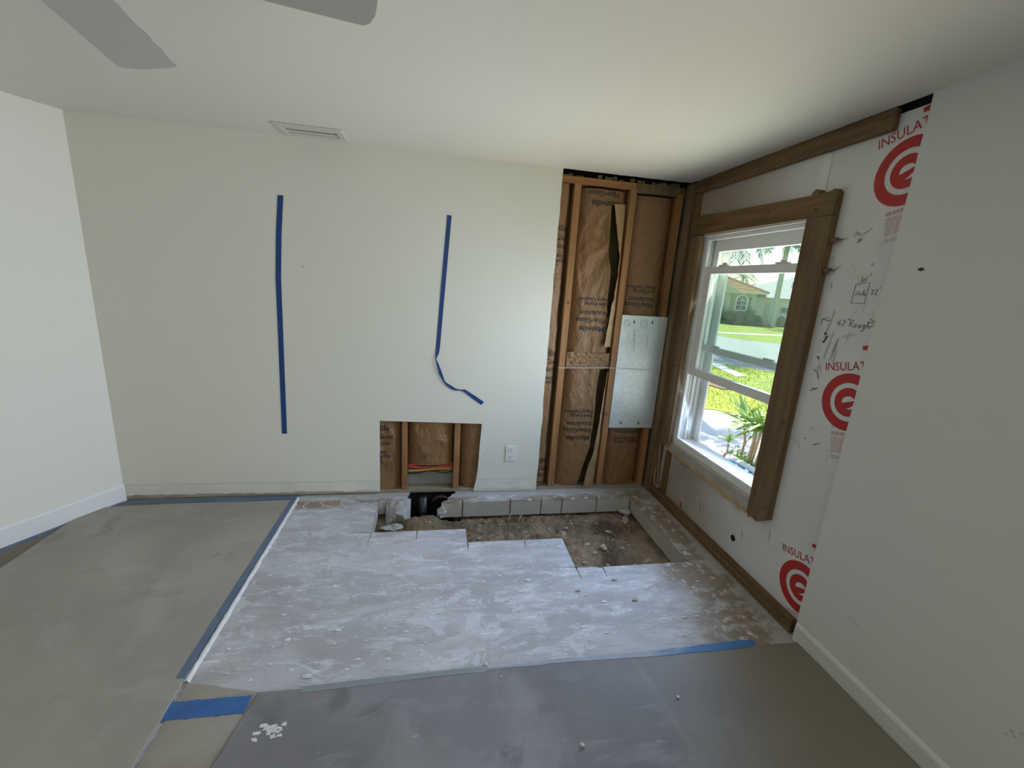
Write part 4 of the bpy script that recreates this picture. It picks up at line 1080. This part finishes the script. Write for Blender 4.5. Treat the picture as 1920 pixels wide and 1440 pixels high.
def floor_tape(pts, hw, z, mat, label, seed=0, ax=1, th=0.0012, tl=0.0):
    m = MB(); P = []
    n = 40
    seg = []
    for i in range(len(pts) - 1):
        a, b = Vector(pts[i] + (0,)), Vector(pts[i + 1] + (0,))
        for k in range(n // (len(pts) - 1)): seg.append(a.lerp(b, k / (n // (len(pts) - 1))))
    seg.append(Vector(pts[-1] + (0,)))
    for i, p in enumerate(seg):
        t = (seg[min(i + 1, len(seg) - 1)] - seg[max(i - 1, 0)]).normalized()
        nn = Vector((-t.y, t.x, 0))
        h = hw * (1 + 0.12 * noise.noise(Vector((i * 0.35, seed, 0))))
        P.append(((p.x, p.y, z + 0.0015 * max(0, noise.noise(Vector((i * 0.5, seed, 4))))), nn * h))
    m.ribbon(P, (0, 0, 1), th)
    return tag(m.build('painter_tape', MT[mat]), label, 'tape', 'blue tape on the floor')
floor_tape([(-3.995, -0.040), (-3.4, -0.037), (-2.85, -0.032)], 0.026, 0.0032, 'tape_d', 'dusty blue tape along the bottom of the back wall')
floor_tape([(-3.40, -0.078), (-3.1, -0.066), (-2.88, -0.058)], 0.012, 0.0112, 'tape_d', 'narrow blue tape fold on the top edge of the left sheet', 2)
floor_tape([(-2.878, -0.045), (-2.873, -0.6), (-2.868, -1.1), (-2.862, -1.56)], 0.017, 0.0115, 'tape_d', 'long dusty blue tape down the right edge of the left sheet', 3)
a1, a2 = along(0.02, 0.035, 0), along(1.75, 0.035, 0)
floor_tape([(a1[0], a1[1] - 0.005), (a2[0], a2[1])], 0.017, 0.0032, 'tape_d', 'blue tape along the foot of the left baseboard', 4)
floor_tape([(-2.845, -1.698), (-2.55, -1.702)], 0.037, 0.0052, 'tape_b', 'short wide bright blue tape strip between the two big sheets', 5)
m = MB(); P = []
n_ = 90
for i in range(n_ + 1):
    t = i / n_
    x = -0.245 - t * 2.12
    hw = 0.019 * (1 - min(1, t * 1.75)) + 0.005 + 0.004 * noise.noise(Vector((x * 9, 2, 0))) + (0.009 if t > 0.64 else 0.0)
    if t < 0.03: hw *= 0.6 + 13 * t
    P.append(((x, -1.652 - 0.006 * math.sin(t * 7) - (0.012 * t if t > 0.5 else 0), 0.0122 + 0.002 * max(0, noise.noise(Vector((x * 14, 1, 3))))), (0, hw, 0)))
m.ribbon(P, (0, 0, 1), 0.0012)
tag(m.build('painter_tape', MT['tape_w']), 'long worn blue tape along the back edge of the foreground sheet', 'tape', 'blue tape on the floor')
# white ridge of thinset at the edge of the left sheet
m = MB(); n_ = 70
L = []; Rr = []
for i in range(n_ + 1):
    t = i / n_
    y = -0.035 - t * 1.54
    xc = -2.852 + 0.022 * t
    L.append((xc - 0.009 + 0.003 * noise.noise(Vector((y * 20, 1, 0))), y))
    Rr.append((xc + 0.009 + 0.008 * noise.noise(Vector((y * 11, 5, 0))) + 0.006 * noise.noise(Vector((y * 45, 7, 0))), y))
for i in range(n_ + 1):
    z = 0.012 + 0.005 * noise.noise(Vector((i * 0.7, 3, 0)))
    xl, y = L[i]; xr, _ = Rr[i]
    m.v += [(xl, y, 0.0), (xl, y, z), ((xl + xr) / 2, y, z * 1.05), (xr, y, 0.0004)]
for i in range(n_):
    for k in range(3):
        a = i * 4 + k; m.f.append((a, a + 1, a + 5, a + 4))
tag(m.build('thinset_ridge', MT['thinset']), 'ragged white ridge of thinset beside the left sheet edge', 'thinset')
m = MB()
for i in range(30):
    m.rock((-2.42 + RND.gauss(0, 0.026), -1.822 + RND.gauss(0, 0.012), 0.0125), RND.uniform(0.004, 0.011), i, 1, 0.9, (1.4, 0.8, 0.14))
tag(m.build('plaster_splat', MT['thinset'], kind='stuff'), 'white plaster splat at the left of the foreground sheet', 'plaster')
for i, (x, y, r) in enumerate([(-1.275, -2.02, 0.010), (-1.60, -1.627, 0.012), (-1.165, -2.15, 0.009), (-1.54, -1.70, 0.006), (-0.80, -1.88, 0.007)]):
    tag(MB().rock((x, y, 0.012 + r * 0.6 if y < -1.66 else r * 0.6), r, i + 2, 1, 0.6, (1, 0.8, 1.0)).build('plaster_crumb', MT['thinset']), ['white crumb in the middle of the foreground sheet', 'upright pale fleck on the tape at the foreground sheet edge', 'dark-sided crumb lower right of the middle crumb', 'tiny crumb just below the foreground sheet edge', 'crumb on the right half of the foreground sheet'][i], 'crumb', 'plaster crumbs on the foreground floor')
m = MB()
rr = random.Random(3)
for i in range(150):
    x = rr.uniform(-2.75, -0.25); y = rr.uniform(-1.6, -0.72)
    if -1.0 < x and y > -1.05: continue
    r = rr.uniform(0.003, 0.009)
    m.rock((x, y, r * 0.2), r, i, 1, 0.8, (rr.uniform(1, 2.6), rr.uniform(0.6, 1.2), 0.35))
m.build('thinset_flakes', MT['thinset'], label='dried white thinset flakes stuck to the concrete', cat='flakes', kind='stuff')
for i, (x, y, rz) in enumerate([(-0.72, -1.30, 0.6), (-0.50, -1.45, 2.1), (-1.02, -1.20, 1.0), (-0.77, -1.13, 0.2)]):
    tag(MB().rock((x, y, 0.004), 0.012, i + 20, 1, 0.7, (1.6, 0.7, 0.4)).build('concrete_chip', MT['rubble'] if i != 1 else MT['thinset']), ['brown chip on the bare concrete below the saw cuts', 'white chip on the bare concrete near the brown stains', 'brown chip left of the saw cuts on the bare concrete', 'chip nearest the trench edge on the bare concrete'][i], 'chip', 'chips on the bare concrete')

# soil in the trench
def soil_z(x, y):
    z = -0.150 + 0.018 * noise.noise(Vector((x * 4, y * 4, 0))) + 0.016 * noise.noise(Vector((x * 13, y * 13, 2))) + 0.012 * noise.noise(Vector((x * 30, y * 30, 5))) + 0.006 * noise.noise(Vector((x * 62, y * 62, 8)))
    # sandy slope up to the broken edge, deep void behind it
    e = math.exp(-((x + 1.92) / 0.13) ** 4) * math.exp(-((y + 0.205) / 0.085) ** 2)
    z += 0.060 * e
    if y > -0.165 and -2.06 < x < -1.64:
        z -= min(0.28, (y + 0.165) * 7)
    return z
m = MB(); nx, ny = 260, 140
for j in range(ny + 1):
    for i in range(nx + 1):
        x = -2.32 + 2.2 * i / nx; y = -1.06 + 1.12 * j / ny
        m.v.append((x, y, soil_z(x, y)))
for j in range(ny):
    for i in range(nx):
        a = j * (nx + 1) + i; m.f.append((a, a + 1, a + nx + 2, a + nx + 1))
m.build('soil', MT['soil'], smooth=True, label='brown dug soil on the bottom of the sawn-out trench', cat='soil', kind='stuff')
MB().box(-2.5, 0.05, -1.3, 0.11, -0.60, -0.58).build('ground', MT['soil'], kind='structure')
rr = random.Random(11)
def in_trench(x, y):
    if not (-2.2 < x < -0.24 and y < -0.19): return False
    if x < -1.64: return y > -0.50
    if x < -0.99: return y > -0.66
    return y > -0.97
src = None; k = 0
spots = [(-0.62, -0.62, 0.032), (-0.72, -0.55, 0.024), (-0.50, -0.40, 0.022), (-0.36, -0.78, 0.030), (-0.40, -0.84, 0.020), (-0.80, -0.85, 0.020), (-0.87, -0.42, 0.026), (-1.16, -0.38, 0.018), (-0.66, -0.80, 0.016), (-0.56, -0.92, 0.015), (-0.30, -0.28, 0.034), (-0.33, -0.90, 0.018)]
pebbles = []
while len(pebbles) < 60:
    x, y = rr.uniform(-2.2, -0.24), rr.uniform(-0.97, -0.19)
    if in_trench(x, y): pebbles.append((x, y, rr.uniform(0.006, 0.013)))
STL = ['flat pale stone in the middle of the wide end of the trench', 'pale stone left of the middle of the wide end of the trench', 'stone right of centre near the back ledge', 'large pale stone near the right trench wall', 'smaller stone touching the large one by the right wall', 'stone beside the inner slab corner of the wide end', 'pale stone behind the inner slab corner', 'stone in the narrow middle part of the trench', 'small stone in front of the flat middle stone', 'small stone at the front edge of the wide end', 'big pale stone in the far right trench corner', 'stone in the front right trench corner']
protos = []
for i in range(4):
    o = MB().rock((0, 0, 0), 1.0, i + 40, 2, 0.7, (1.25, 0.95, 0.62)).build('rubble_stone', MT['rubble'])
    protos.append(o)
for i, (x, y, r) in enumerate(spots):
    o = protos[i % 4] if i < 4 else protos[i % 4].copy()
    if i >= 4: COL.objects.link(o)
    o.location = (x, y, soil_z(x, y) + r * 0.32)
    o.rotation_euler = (rr.uniform(-0.3, 0.3), rr.uniform(-0.3, 0.3), rr.uniform(0, 6.28))
    r *= 0.8
    o.scale = (r, r, r)
    tag(o, STL[i], 'stone', 'rubble stones in the trench')
m = MB()
for i, (x, y, r) in enumerate(pebbles): m.rock((x, y, soil_z(x, y) + r * 0.3), r, i, 1, 0.8, (1.3, 1, 0.7))
for i in range(420):
    x, y = rr.uniform(-2.25, -0.23), rr.uniform(-1.0, -0.16)
    r = rr.uniform(0.002, 0.0065)
    m.rock((x, y, soil_z(x, y) + r * 0.3), r, i, 1, 0.6)
m.build('gravel', MT['rubble'], label='fine gravel scattered over the trench soil', cat='gravel', kind='stuff')
m = MB(); nx, ny = 46, 36
for j in range(ny + 1):
    for i in range(nx + 1):
        x = -2.205 + 0.185 * i / nx; y = -0.185 + 0.135 * j / ny
        p = Vector((x * 30, y * 30, 1))
        d = max(0.0, -0.088 - y)
        e2 = ((x + 2.115) / 0.085) ** 2
        z = -0.006 - d * 0.75 - (0.02 + d * 0.9) * e2
        p = p + Vector((0, 0, z * 30))
        z += 0.014 * noise.noise(p) + 0.012 * (0.5 - abs(noise.noise(p * 2.2))) + 0.006 * noise.noise(p * 5)
        if j == 0: z -= 0.09; y += 0.03
        m.v.append((x, y, min(z, -0.002)))
for j in range(ny):
    for i in range(nx):
        a_ = j * (nx + 1) + i; m.f.append((a_, a_ + 1, a_ + nx + 2, a_ + nx + 1))
tag(m.build('concrete_chunk', MT['conc_w']), 'pale jagged slope of broken concrete at the left end of the trench', 'concrete chunk')
tag(MB().rock((-2.13, -0.275, -0.135), 0.042, 9, 4, 0.9, (1.4, 0.8, 0.6)).build('concrete_chunk', MT['conc']), 'grey concrete lump low at the left end of the trench', 'concrete chunk')
tag(MB().rock((-1.785, -0.165, -0.085), 0.055, 21, 4, 0.7, (0.55, 0.42, 0.85)).build('concrete_chunk', MT['conc']), 'broken slab edge lump right of the black hollow', 'concrete chunk')
tag(MB().prism([[(-0.315, -0.165), (-0.222, -0.155), (-0.222, -0.215), (-0.26, -0.23), (-0.29, -0.20)]], XY, -0.128, -0.10).build('concrete_chunk', MT['conc'], bevel=0.006), 'flat broken flake of concrete in the far right trench corner', 'concrete chunk')
for i, (x, y) in enumerate([(-1.26, -0.21), (-1.18, -0.22)]):
    tag(MB().tube([(x, y, soil_z(x, y)), (x + 0.01, y + 0.01, -0.13), (x + 0.02 + 0.015 * i, y + 0.02, -0.095)], 0.007, 6, 0.003).build('root', MT['rubble'], smooth=True), ['pale broken root stub at the ledge foot, left one', 'pale broken root stub at the ledge foot, right one'][i], 'root')
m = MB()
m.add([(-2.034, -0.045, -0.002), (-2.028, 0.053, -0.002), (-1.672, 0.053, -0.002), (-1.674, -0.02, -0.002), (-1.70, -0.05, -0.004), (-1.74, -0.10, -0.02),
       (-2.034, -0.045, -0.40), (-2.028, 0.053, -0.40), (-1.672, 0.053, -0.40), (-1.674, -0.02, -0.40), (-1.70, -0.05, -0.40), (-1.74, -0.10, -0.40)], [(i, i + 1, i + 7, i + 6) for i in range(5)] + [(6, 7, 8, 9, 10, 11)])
m.build('black_void_lining', MT['black'], kind='stuff', label='black lining painting the unlit hollow under the wall plate', cat='hollow')  # black surface stands in for the unlit dark inside the hollow
# pipes in the dark void under the wall
tag(MB().tube([(-1.93, -0.02, -0.38), (-1.93, -0.02, -0.02)], 0.035, 14).build('drain_pipe', MT['pipe_g'], smooth=True), 'grey upright pipe in the dark void under the wall', 'pipe')
tag(MB().tube([(-1.86, 0.0, -0.20)] + [(-1.79 + 0.07 * math.cos(t), 0.0, -0.11 + 0.075 * math.sin(t)) for t in [math.pi - k * math.pi / 8 for k in range(9)]] + [(-1.72, 0.0, -0.22)], 0.020, 10).build('drain_pipe', MT['pipe_r'], smooth=True), 'dark red curved pipe in the dark void under the wall', 'pipe')

# ================================================================== OUTDOORS
G = -0.30
def ground(name, poly, z, mat, label=None):
    return MB().prism([poly], XY, z - 0.02, z).build(name, MT[mat], kind='structure', label=label)
ground('terrain', [(0.22, -60), (90, -60), (90, 120), (-60, 120), (-60, 0.3), (0.22, 0.3)], G - 0.05, 'grass2')
ground('driveway', [(0.22, -9), (4.4, -9), (3.9, 0), (3.45, 3.1), (3.1, 3.40), (2.4, 3.55), (0.22, 4.6)], G, 'drive', 'pale concrete driveway below the window')
near_lawn = [(3.46, 3.1), (5.5, 0.5), (9.5, 3.0), (7.66, 7.2), (6.9, 8.0), (6.35, 8.6), (5.4, 10.5), (3.0, 16), (-4, 30), (-10, 20), (0.3, 4.62), (2.4, 3.57), (3.1, 3.42)]
ground('front_lawn', near_lawn, G + 0.01, 'grass', 'sunlit lawn between driveway and street')
ground('street', [(9.5, 3.0), (7.66, 7.2), (6.9, 8.0), (6.35, 8.6), (5.4, 10.5), (3.0, 16), (-4, 30), (0, 34), (6, 27), (11, 19.5), (12.47, 17.15), (13.1, 15.3), (14.3, 14.3), (20, 8), (24, -20), (14, -20)], G + 0.005, 'road')
ground('far_lawn', [(12.47, 17.15), (13.1, 15.3), (14.3, 14.3), (20, 8), (24, -20), (80, -20), (80, 80), (-4, 80), (0, 34), (6, 27), (11, 19.5)], G + 0.01, 'grass2', 'far lawn in front of the neighbouring house')
ground('sidewalk', [(10.6, 22.0), (13.0, 18.6), (14.0, 18.05), (18.3, 18.1), (24, 14), (24.3, 14.9), (18.4, 19.0), (14.2, 18.75), (13.4, 19.1), (11.2, 22.5)], G + 0.025, 'walk')
ground('mulch_bed', [(4.1, 5.9), (4.35, 4.9), (4.75, 5.0), (4.9, 5.6), (4.5, 6.2)], G + 0.03, 'mulch')
ground('curb', [(5.75, 6.35), (6.1, 6.4), (6.55, 8.15), (6.2, 8.2)], G + 0.03, 'drive')
m = MB(); rr = random.Random(21)
for i in range(9000):
    t = rr.random()
    x = rr.uniform(2.6, 7.2); y = rr.uniform(3.2, 8.6)
    if (x - 2.4) * 0.35 + 3.5 - 0.25 * (x - 2.4) > y + 0.0 and x < 3.2: continue
    if y < 3.55 - 0.16 * (x - 2.4) or y > 12.5 - 0.65 * x: continue
    h = rr.uniform(0.03, 0.075); a = rr.uniform(0, 6.28); b = 0.006
    m.add([(x - b * math.cos(a), y - b * math.sin(a), G + 0.008), (x + b * math.cos(a), y + b * math.sin(a), G + 0.008), (x + rr.uniform(-0.02, 0.02), y + rr.uniform(-0.02, 0.02), G + h)], [(0, 1, 2)])
m.build('grass_blades', MT['blade'], label='short bright grass blades on the near lawn', cat='grass', kind='stuff')

HP = Vector((20.493, 27.562, 0)); HX = Vector((0.80891, -0.58793, 0)); HY = Vector((-HX.y, HX.x, 0)); HR = math.atan2(HX.y, HX.x)
house = empty('house', (HP.x, HP.y, G), HR, 'neighbouring pale stucco house with an orange tiled hip roof and a white-roofed wing', 'house')
def hb(mb, name, mat, parent=house, **kw):      # local coords, z measured from G
    return mb.build(name, MT[mat], parent, world=False, **kw)
def hbox(x0, x1, y0, y1, z0, z1): return MB().box(x0, x1, y0, y1, z0 - G, z1 - G)
hb(hbox(-8, 2.08, 0.0, 8, G, 2.12), 'wall', 'stucco')
hb(hbox(-0.55, 0.30, -0.35, 0.05, G, 2.10), 'porch_wall', 'stucco')
rf = MB()
ev = 2.14 - G; ap = 3.85 - G
rf.add([(-9, -0.5, ev), (2.78, -0.5, ev), (2.78, 8.5, ev), (-9, 8.5, ev), (-4.5, 4.0, ap), (-1.72, 4.0, ap)], [(0, 1, 5, 4), (1, 2, 5), (2, 3, 4, 5), (3, 0, 4), (0, 3, 2, 1)])
roof = hb(rf, 'roof', 'roof_o')
for j in range(14):
    t = j / 14
    z = ev + (ap - ev) * t + 0.02
    y = -0.5 + 4.5 * t
    xb = 2.78 - 4.5 * t
    hb(MB().prism([[(y, z - 0.02), (y + 0.02, z + 0.05), (y + 0.33, z + 0.10), (y + 0.33, z + 0.08)]], lambda u, v, w_: (w_, u, v), -9 + 4.5 * t, xb), 'tile_course', 'roof_o', roof)
m = MB()
for k in range(34):
    t = k / 33
    c0 = Vector((2.78 - 4.5 * t, -0.5 + 4.5 * t, ev + (ap - ev) * t + 0.05)); dv = Vector((-4.5, 4.5, ap - ev)) / 33
    m.tube([c0, c0 + dv * 1.1], 0.10, 6, 0.075)
hb(m, 'hip_cap', 'roof_o', roof, kind='stuff')
hb(MB().prism([[(-0.62, 2.14 - G), (0.96, 2.12 - G), (-0.06, 2.68 - G)]], lambda u, v, w_: (u, w_, v), -0.62, 0.9), 'porch_gable', 'stucco')
hb(hbox(-9, 2.80, -0.54, -0.47, 2.05, 2.16), 'fascia', 'stucco_w')
AX, AZ = 1.12, 1.50
def archp(hw, hh, drop, z0):
    return [(AX - hw, z0 - G), (AX + hw, z0 - G), (AX + hw, AZ - G)] + [(AX + hw * math.cos(t), AZ - G + hh * math.sin(t)) for t in [k * math.pi / 14 for k in range(1, 14)]] + [(AX - hw, AZ - G)]
wf = hb(MB().prism([archp(0.46, 0.50, 0, 0.70), archp(0.33, 0.38, 0, 0.82)], lambda u, v, w_: (u, w_, v), -0.12, 0.02), 'arched_window', 'stucco_w')
hb(MB().prism([archp(0.33, 0.38, 0, 0.82)], lambda u, v, w_: (u, w_, v), -0.03, -0.005), 'pane', 'winglass', wf)
m = MB().box(AX - 0.02, AX + 0.02, -0.07, -0.03, 0.82 - G, 1.87 - G)
for zz in (1.16, 1.50): m.box(AX - 0.33, AX + 0.33, -0.07, -0.03, zz - 0.025 - G, zz + 0.025 - G)
for t in (0.9, 2.24): m.tube([(AX, -0.05, AZ - G), (AX + 0.34 * math.cos(t), -0.05, AZ - G + 0.38 * math.sin(t))], 0.018, 5)
hb(m, 'muntin', 'stucco_w', wf, kind='stuff')
hb(hbox(1.60, 1.74, -0.06, 0.0, 0.90, 1.80), 'shutter', 'hedge')
hb(MB().box(2.0, 12, 2.0, 9, 0, 1.86 - G), 'wing_wall', 'stucco_w')
wr_ = hb(MB().add([(-1.4, 1.4, 1.86 - G), (14, 1.4, 1.86 - G), (14, 9.6, 1.86 - G), (-1.4, 9.6, 1.86 - G), (5.2, 5.5, 3.75 - G), (9.5, 5.5, 3.75 - G)], [(0, 1, 5, 4), (1, 2, 5), (2, 3, 4, 5), (3, 0, 4), (0, 3, 2, 1)]), 'wing_roof', 'roof_w', label='white wing roof')
wf = hb(MB().box(3.95, 4.58, 1.92, 2.0, 0.70 - G, 1.22 - G), 'window', 'stucco_w')
hb(MB().box(4.00, 4.53, 1.89, 1.93, 0.76 - G, 1.17 - G), 'pane', 'winglass', wf)
hb(MB().box(2.90, 3.26, 1.93, 2.0, -0.1 - G, 1.48 - G), 'door', 'stucco')
hb(MB().tube([(4.55, 3.4, 2.6 - G), (4.62, 3.4, 3.22 - G), (4.85, 3.4, 3.24 - G)], 0.04, 8), 'vent_pipe', 'palm_trunk', wr_)

def bush(loc, rx, ry, rz, n, leaf, seed, label, mat='hedge'):
    o = empty('bush', (loc[0], loc[1], G), 0, label, 'bush', 'bushes before the neighbouring house')
    rr = random.Random(seed); m = MB()
    for i in range(n):
        th = rr.uniform(0, 6.28); ph = math.acos(rr.uniform(-0.15, 1)); q = rr.uniform(0.75, 1.05)
        c = Vector((rx * q * math.sin(ph) * math.cos(th), ry * q * math.sin(ph) * math.sin(th), max(0.02, rz * q * math.cos(ph))))
        a = Vector((rr.gauss(0, 1), rr.gauss(0, 1), rr.gauss(0, 1))).normalized() * leaf
        b = a.cross(Vector((rr.gauss(0, 1), rr.gauss(0, 1), rr.gauss(0, 1)))).normalized() * leaf * 0.5
        m.add([c - a, c + b, c + a, c - b], [(0, 1, 2, 3)])
    m.build('foliage', MT[mat], o, world=False)
    m = MB()
    m.rock((0, 0, rz * 0.4), 0.75, seed, 2, 0.4, (rx, ry, rz * 0.6))
    m.build('inner_foliage', MT[mat], o, world=False)
    return o
def hpt(x, y):
    v = HP + HX * x + HY * y
    return (v.x, v.y)
bush(hpt(-0.55, -0.8), 0.75, 0.5, 1.60, 800, 0.085, 1, 'tall dark bush left of the arched window')
bush(hpt(0.35, -0.9), 0.60, 0.45, 0.95, 600, 0.08, 2, 'low bush under the arched window')
bush(hpt(1.15, -0.9), 0.55, 0.45, 1.00, 600, 0.08, 5, 'low bush in the middle of the hedge row')
bush(hpt(1.80, -0.9), 0.60, 0.45, 1.30, 700, 0.08, 3, 'rounded bush right of the arched window')
bush(hpt(2.40, -0.7), 0.35, 0.35, 0.80, 350, 0.07, 4, 'small bush left of the palm trunk')
bush(hpt(4.1, 1.2), 0.35, 0.35, 0.85, 350, 0.07, 6, 'bush right of the palm trunk')

def palm(loc, h, r, crown, nfr, flen, seed, label, lean=0.0, group='palms across the street', droop=0.9):
    o = empty('palm_tree', (loc[0], loc[1], G), 0, label, 'palm tree', group)
    MB().tube([(lean * t * t, 0, h * t) for t in [k / 10 for k in range(11)]], r, 12, r * 0.8).build('trunk', MT['palm_trunk'], o, smooth=True, world=False)
    rr = random.Random(seed)
    for k in range(nfr):
        az = 2 * math.pi * k / nfr + rr.uniform(-0.2, 0.2); el = rr.uniform(-0.1, 0.9)
        m = MB(); p = Vector((lean, 0, h)); d = Vector((math.cos(az) * math.cos(el), math.sin(az) * math.cos(el), math.sin(el)))
        seg = 14; st = flen / seg; rach = [p.copy()]
        for s in range(seg):
            d = (d + Vector((0, 0, -droop / seg * (0.6 + s * 0.12)))).normalized(); p = p + d * st; rach.append(p.copy())
        m.tube(rach, r * 0.12, 5, 0.008)
        for s in range(2, seg + 1):
            t = (rach[s] - rach[s - 1]).normalized(); side = t.cross(Vector((0, 0, 1)))
            if side.length < 0.1: side = Vector((1, 0, 0))
            side.normalize()
            ll = flen * 0.24 * (1 - 0.6 * abs(s / seg - 0.45))
            for sg in (-1, 1):
                for q in (0.0, 0.5):
                    b0 = rach[s - 1].lerp(rach[s], q)
                    tip = b0 + side * sg * ll * 0.75 + t * ll * 0.5 + Vector((0, 0, -ll * rr.uniform(0.25, 0.7)))
                    wv = t * flen * 0.012
                    md = b0.lerp(tip, 0.5) + Vector((0, 0, ll * 0.06))
                    m.add([b0 - wv * 0.5, md - wv, tip, md + wv, b0 + wv * 0.5], [(0, 1, 3, 4), (1, 2, 3)])
        m.build('frond', MT['palm_leaf'], o, world=False)
    return o
palm(hpt(3.36, -0.5), 5.75 - G, 0.20, 1, 19, 2.4, 5, 'tall palm with a pale trunk before the neighbouring house', 0.0, droop=1.5)
palm(hpt(1.2, 11), 3.75 - G, 0.14, 1, 11, 1.5, 6, 'palm behind the tiled roof, left of the sky gap', droop=1.1)
palm(hpt(2.6, 12), 3.0 - G, 0.14, 1, 11, 1.2, 7, 'palm behind the roofs, in the sky gap', droop=1.1)
palm((8.25, 11.72), 4.35 - G, 0.13, 1, 17, 2.3, 8, 'palm by the street whose frond tips show under the window head', droop=1.5)
palm((3.1, 5.3), 4.6, 0.12, 1, 14, 1.7, 9, 'palm beside the driveway, left of the window view', droop=1.0)

# strappy cane plants right outside the window
def leaf_mesh(L, wd, bend, seed):
    m = MB(); n = 7; rr = random.Random(seed)
    p = Vector((0, 0, 0)); el = 0.0
    ctr = []
    for i in range(n + 1):
        ctr.append(p.copy()); a = -bend * (i / n) ** 1.4
        p = p + Vector((math.cos(a), 0, math.sin(a))) * L / n
    for i, c in enumerate(ctr):
        t = i / n
        hw = wd * (math.sin(math.pi * min(1, t * 0.9 + 0.12)) ** 0.7) * (1 - t ** 5)
        m.v += [(c.x, -hw, c.z + hw * 0.25), (c.x, 0, c.z), (c.x, hw, c.z + hw * 0.25)]
    for i in range(n):
        a = i * 3
        m.f += [(a, a + 1, a + 4, a + 3), (a + 1, a + 2, a + 5, a + 4)]
    return m
protoL = [leaf_mesh(1.0, 0.050, b, k).build('leaf', MT['leaf'], smooth=True) for k, b in enumerate((0.35, 0.8, 1.2))]
used = [False] * 3
def rosette(parent, c, n, L, seed, spread=(-0.3, 1.1)):
    rr = random.Random(seed)
    for k in range(n):
        i = rr.randrange(3)
        o = protoL[i] if not used[i] else protoL[i].copy()
        if used[i]: COL.objects.link(o)
        used[i] = True
        o.parent = parent
        az = 2.399 * k + rr.uniform(-0.2, 0.2); el = rr.uniform(*spread)
        o.location = Vector(c) - parent.location
        o.rotation_euler = (rr.uniform(-0.4, 0.4), -el, az)
        s = L * rr.uniform(0.75, 1.1)
        o.scale = (s, s * 1.15, s)
canes = [((1.92, 1.22, G), (1.94, 1.20, -0.05), (1.92, 1.245, 0.20), 0.021, 'slender cane plant with a strappy leaf rosette, left of the three'),
         ((1.92, 1.08, G), (1.93, 1.05, 0.0), (1.90, 1.02, 0.24), 0.026, 'thick cane plant with a dense strappy rosette in the middle'),
         ((1.90, 0.93, G), (1.91, 0.89, 0.0), (1.90, 0.845, 0.32), 0.024, 'cane plant half hidden behind the right casing board')]
for i, (a, b, c, r, lab) in enumerate(canes):
    pl = empty('cane_plant', a, 0, lab, 'plant', 'cane plants outside the window')
    MB().tube([a, tuple(Vector(a).lerp(Vector(b), 0.5)), b, tuple(Vector(b).lerp(Vector(c), 0.5)), c], r, 10, r * 0.8).build('cane', MT['cane'], pl, smooth=True)
    rosette(pl, c, (16, 22, 18)[i], (0.50, 0.42, 0.46)[i], 30 + i)
    if i == 1:
        MB().tube([(1.92, 1.03, G), (1.93, 0.995, 0.0), (1.91, 0.955, 0.20)], 0.017, 8).build('cane', MT['cane'], pl, smooth=True)
        rosette(pl, (1.91, 0.955, 0.22), 14, 0.36, 44)
pl = empty('low_plant', (1.88, 1.39, G), 0, 'small strappy seedling on the paving at the left of the canes', 'plant')
MB().tube([(1.88, 1.39, G), (1.88, 1.41, -0.14)], 0.010, 8).build('stem', MT['cane'], pl)
rosette(pl, (1.88, 1.41, -0.13), 13, 0.22, 51, (0.0, 1.2))
m = MB(); rr = random.Random(8)
for i in range(420):
    c = Vector((rr.gauss(1.93, 0.06), rr.uniform(0.75, 1.40), G + abs(rr.gauss(0, 0.05)) + 0.01))
    a = Vector((rr.gauss(0, 1), rr.gauss(0, 1), rr.gauss(0, 0.6))).normalized() * 0.026
    b = a.cross(Vector((rr.gauss(0, 1), rr.gauss(0, 1), 1))).normalized() * 0.012
    m.add([c - a, c + b, c + a, c - b], [(0, 1, 2, 3)])
m.build('ground_cover', MT['leaf'], label='low green ground cover at the foot of the canes', cat='ground cover', kind='stuff')
# rolled tarp and cloth on the paving under the window
tp = empty('rolled_tarp', (1.58, 0.88, G), 0, 'rolled white and blue tarp with a pink cloth lying below the window', 'tarp')
def wob(p, q, r, n, seed, sy=1.0):
    return [tuple(Vector(p).lerp(Vector(q), k / n) + Vector((0.008 * noise.noise(Vector((k * 0.7, seed, 0))), 0, 0.008 * noise.noise(Vector((k * 0.8, seed, 5)))))) for k in range(n + 1)]
MB().tube(wob((1.76, 1.22, G + 0.05), (1.80, 0.64, G + 0.05), 0.04, 10, 1), 0.050, 12).build('white_roll', MT['cloth_w'], tp, smooth=True)
MB().tube(wob((1.67, 1.12, G + 0.035), (1.70, 0.74, G + 0.04), 0.03, 8, 2), 0.038, 10).build('blue_roll', MT['tarp'], tp, smooth=True)
MB().tube(wob((1.61, 1.10, G + 0.02), (1.63, 0.70, G + 0.02), 0.02, 8, 3), 0.022, 8).build('blue_roll', MT['tarp'], tp, smooth=True)
MB().tube([(1.76, 1.23, G + 0.05), (1.76, 1.275, G + 0.05)], 0.054, 12, 0.040).build('roll_end', MT['cloth_p'], tp, smooth=True)
for k in range(6):
    MB().tube([(1.64 + 0.03 * k, 0.74, G + 0.04), (1.63 + 0.03 * k, 0.66 - 0.01 * k, G + 0.085 + 0.012 * (k % 3)), (1.66 + 0.025 * k, 0.56, G + 0.02)], 0.018, 8).build('cloth_fold', MT['cloth_p'] if k % 2 else MT['cloth_w'], tp, smooth=True)
# own eave above the window
MB().box(0.22, 0.85, -7, 4, 2.42, 2.50).build('eave', MT['stucco_w'], kind='structure')
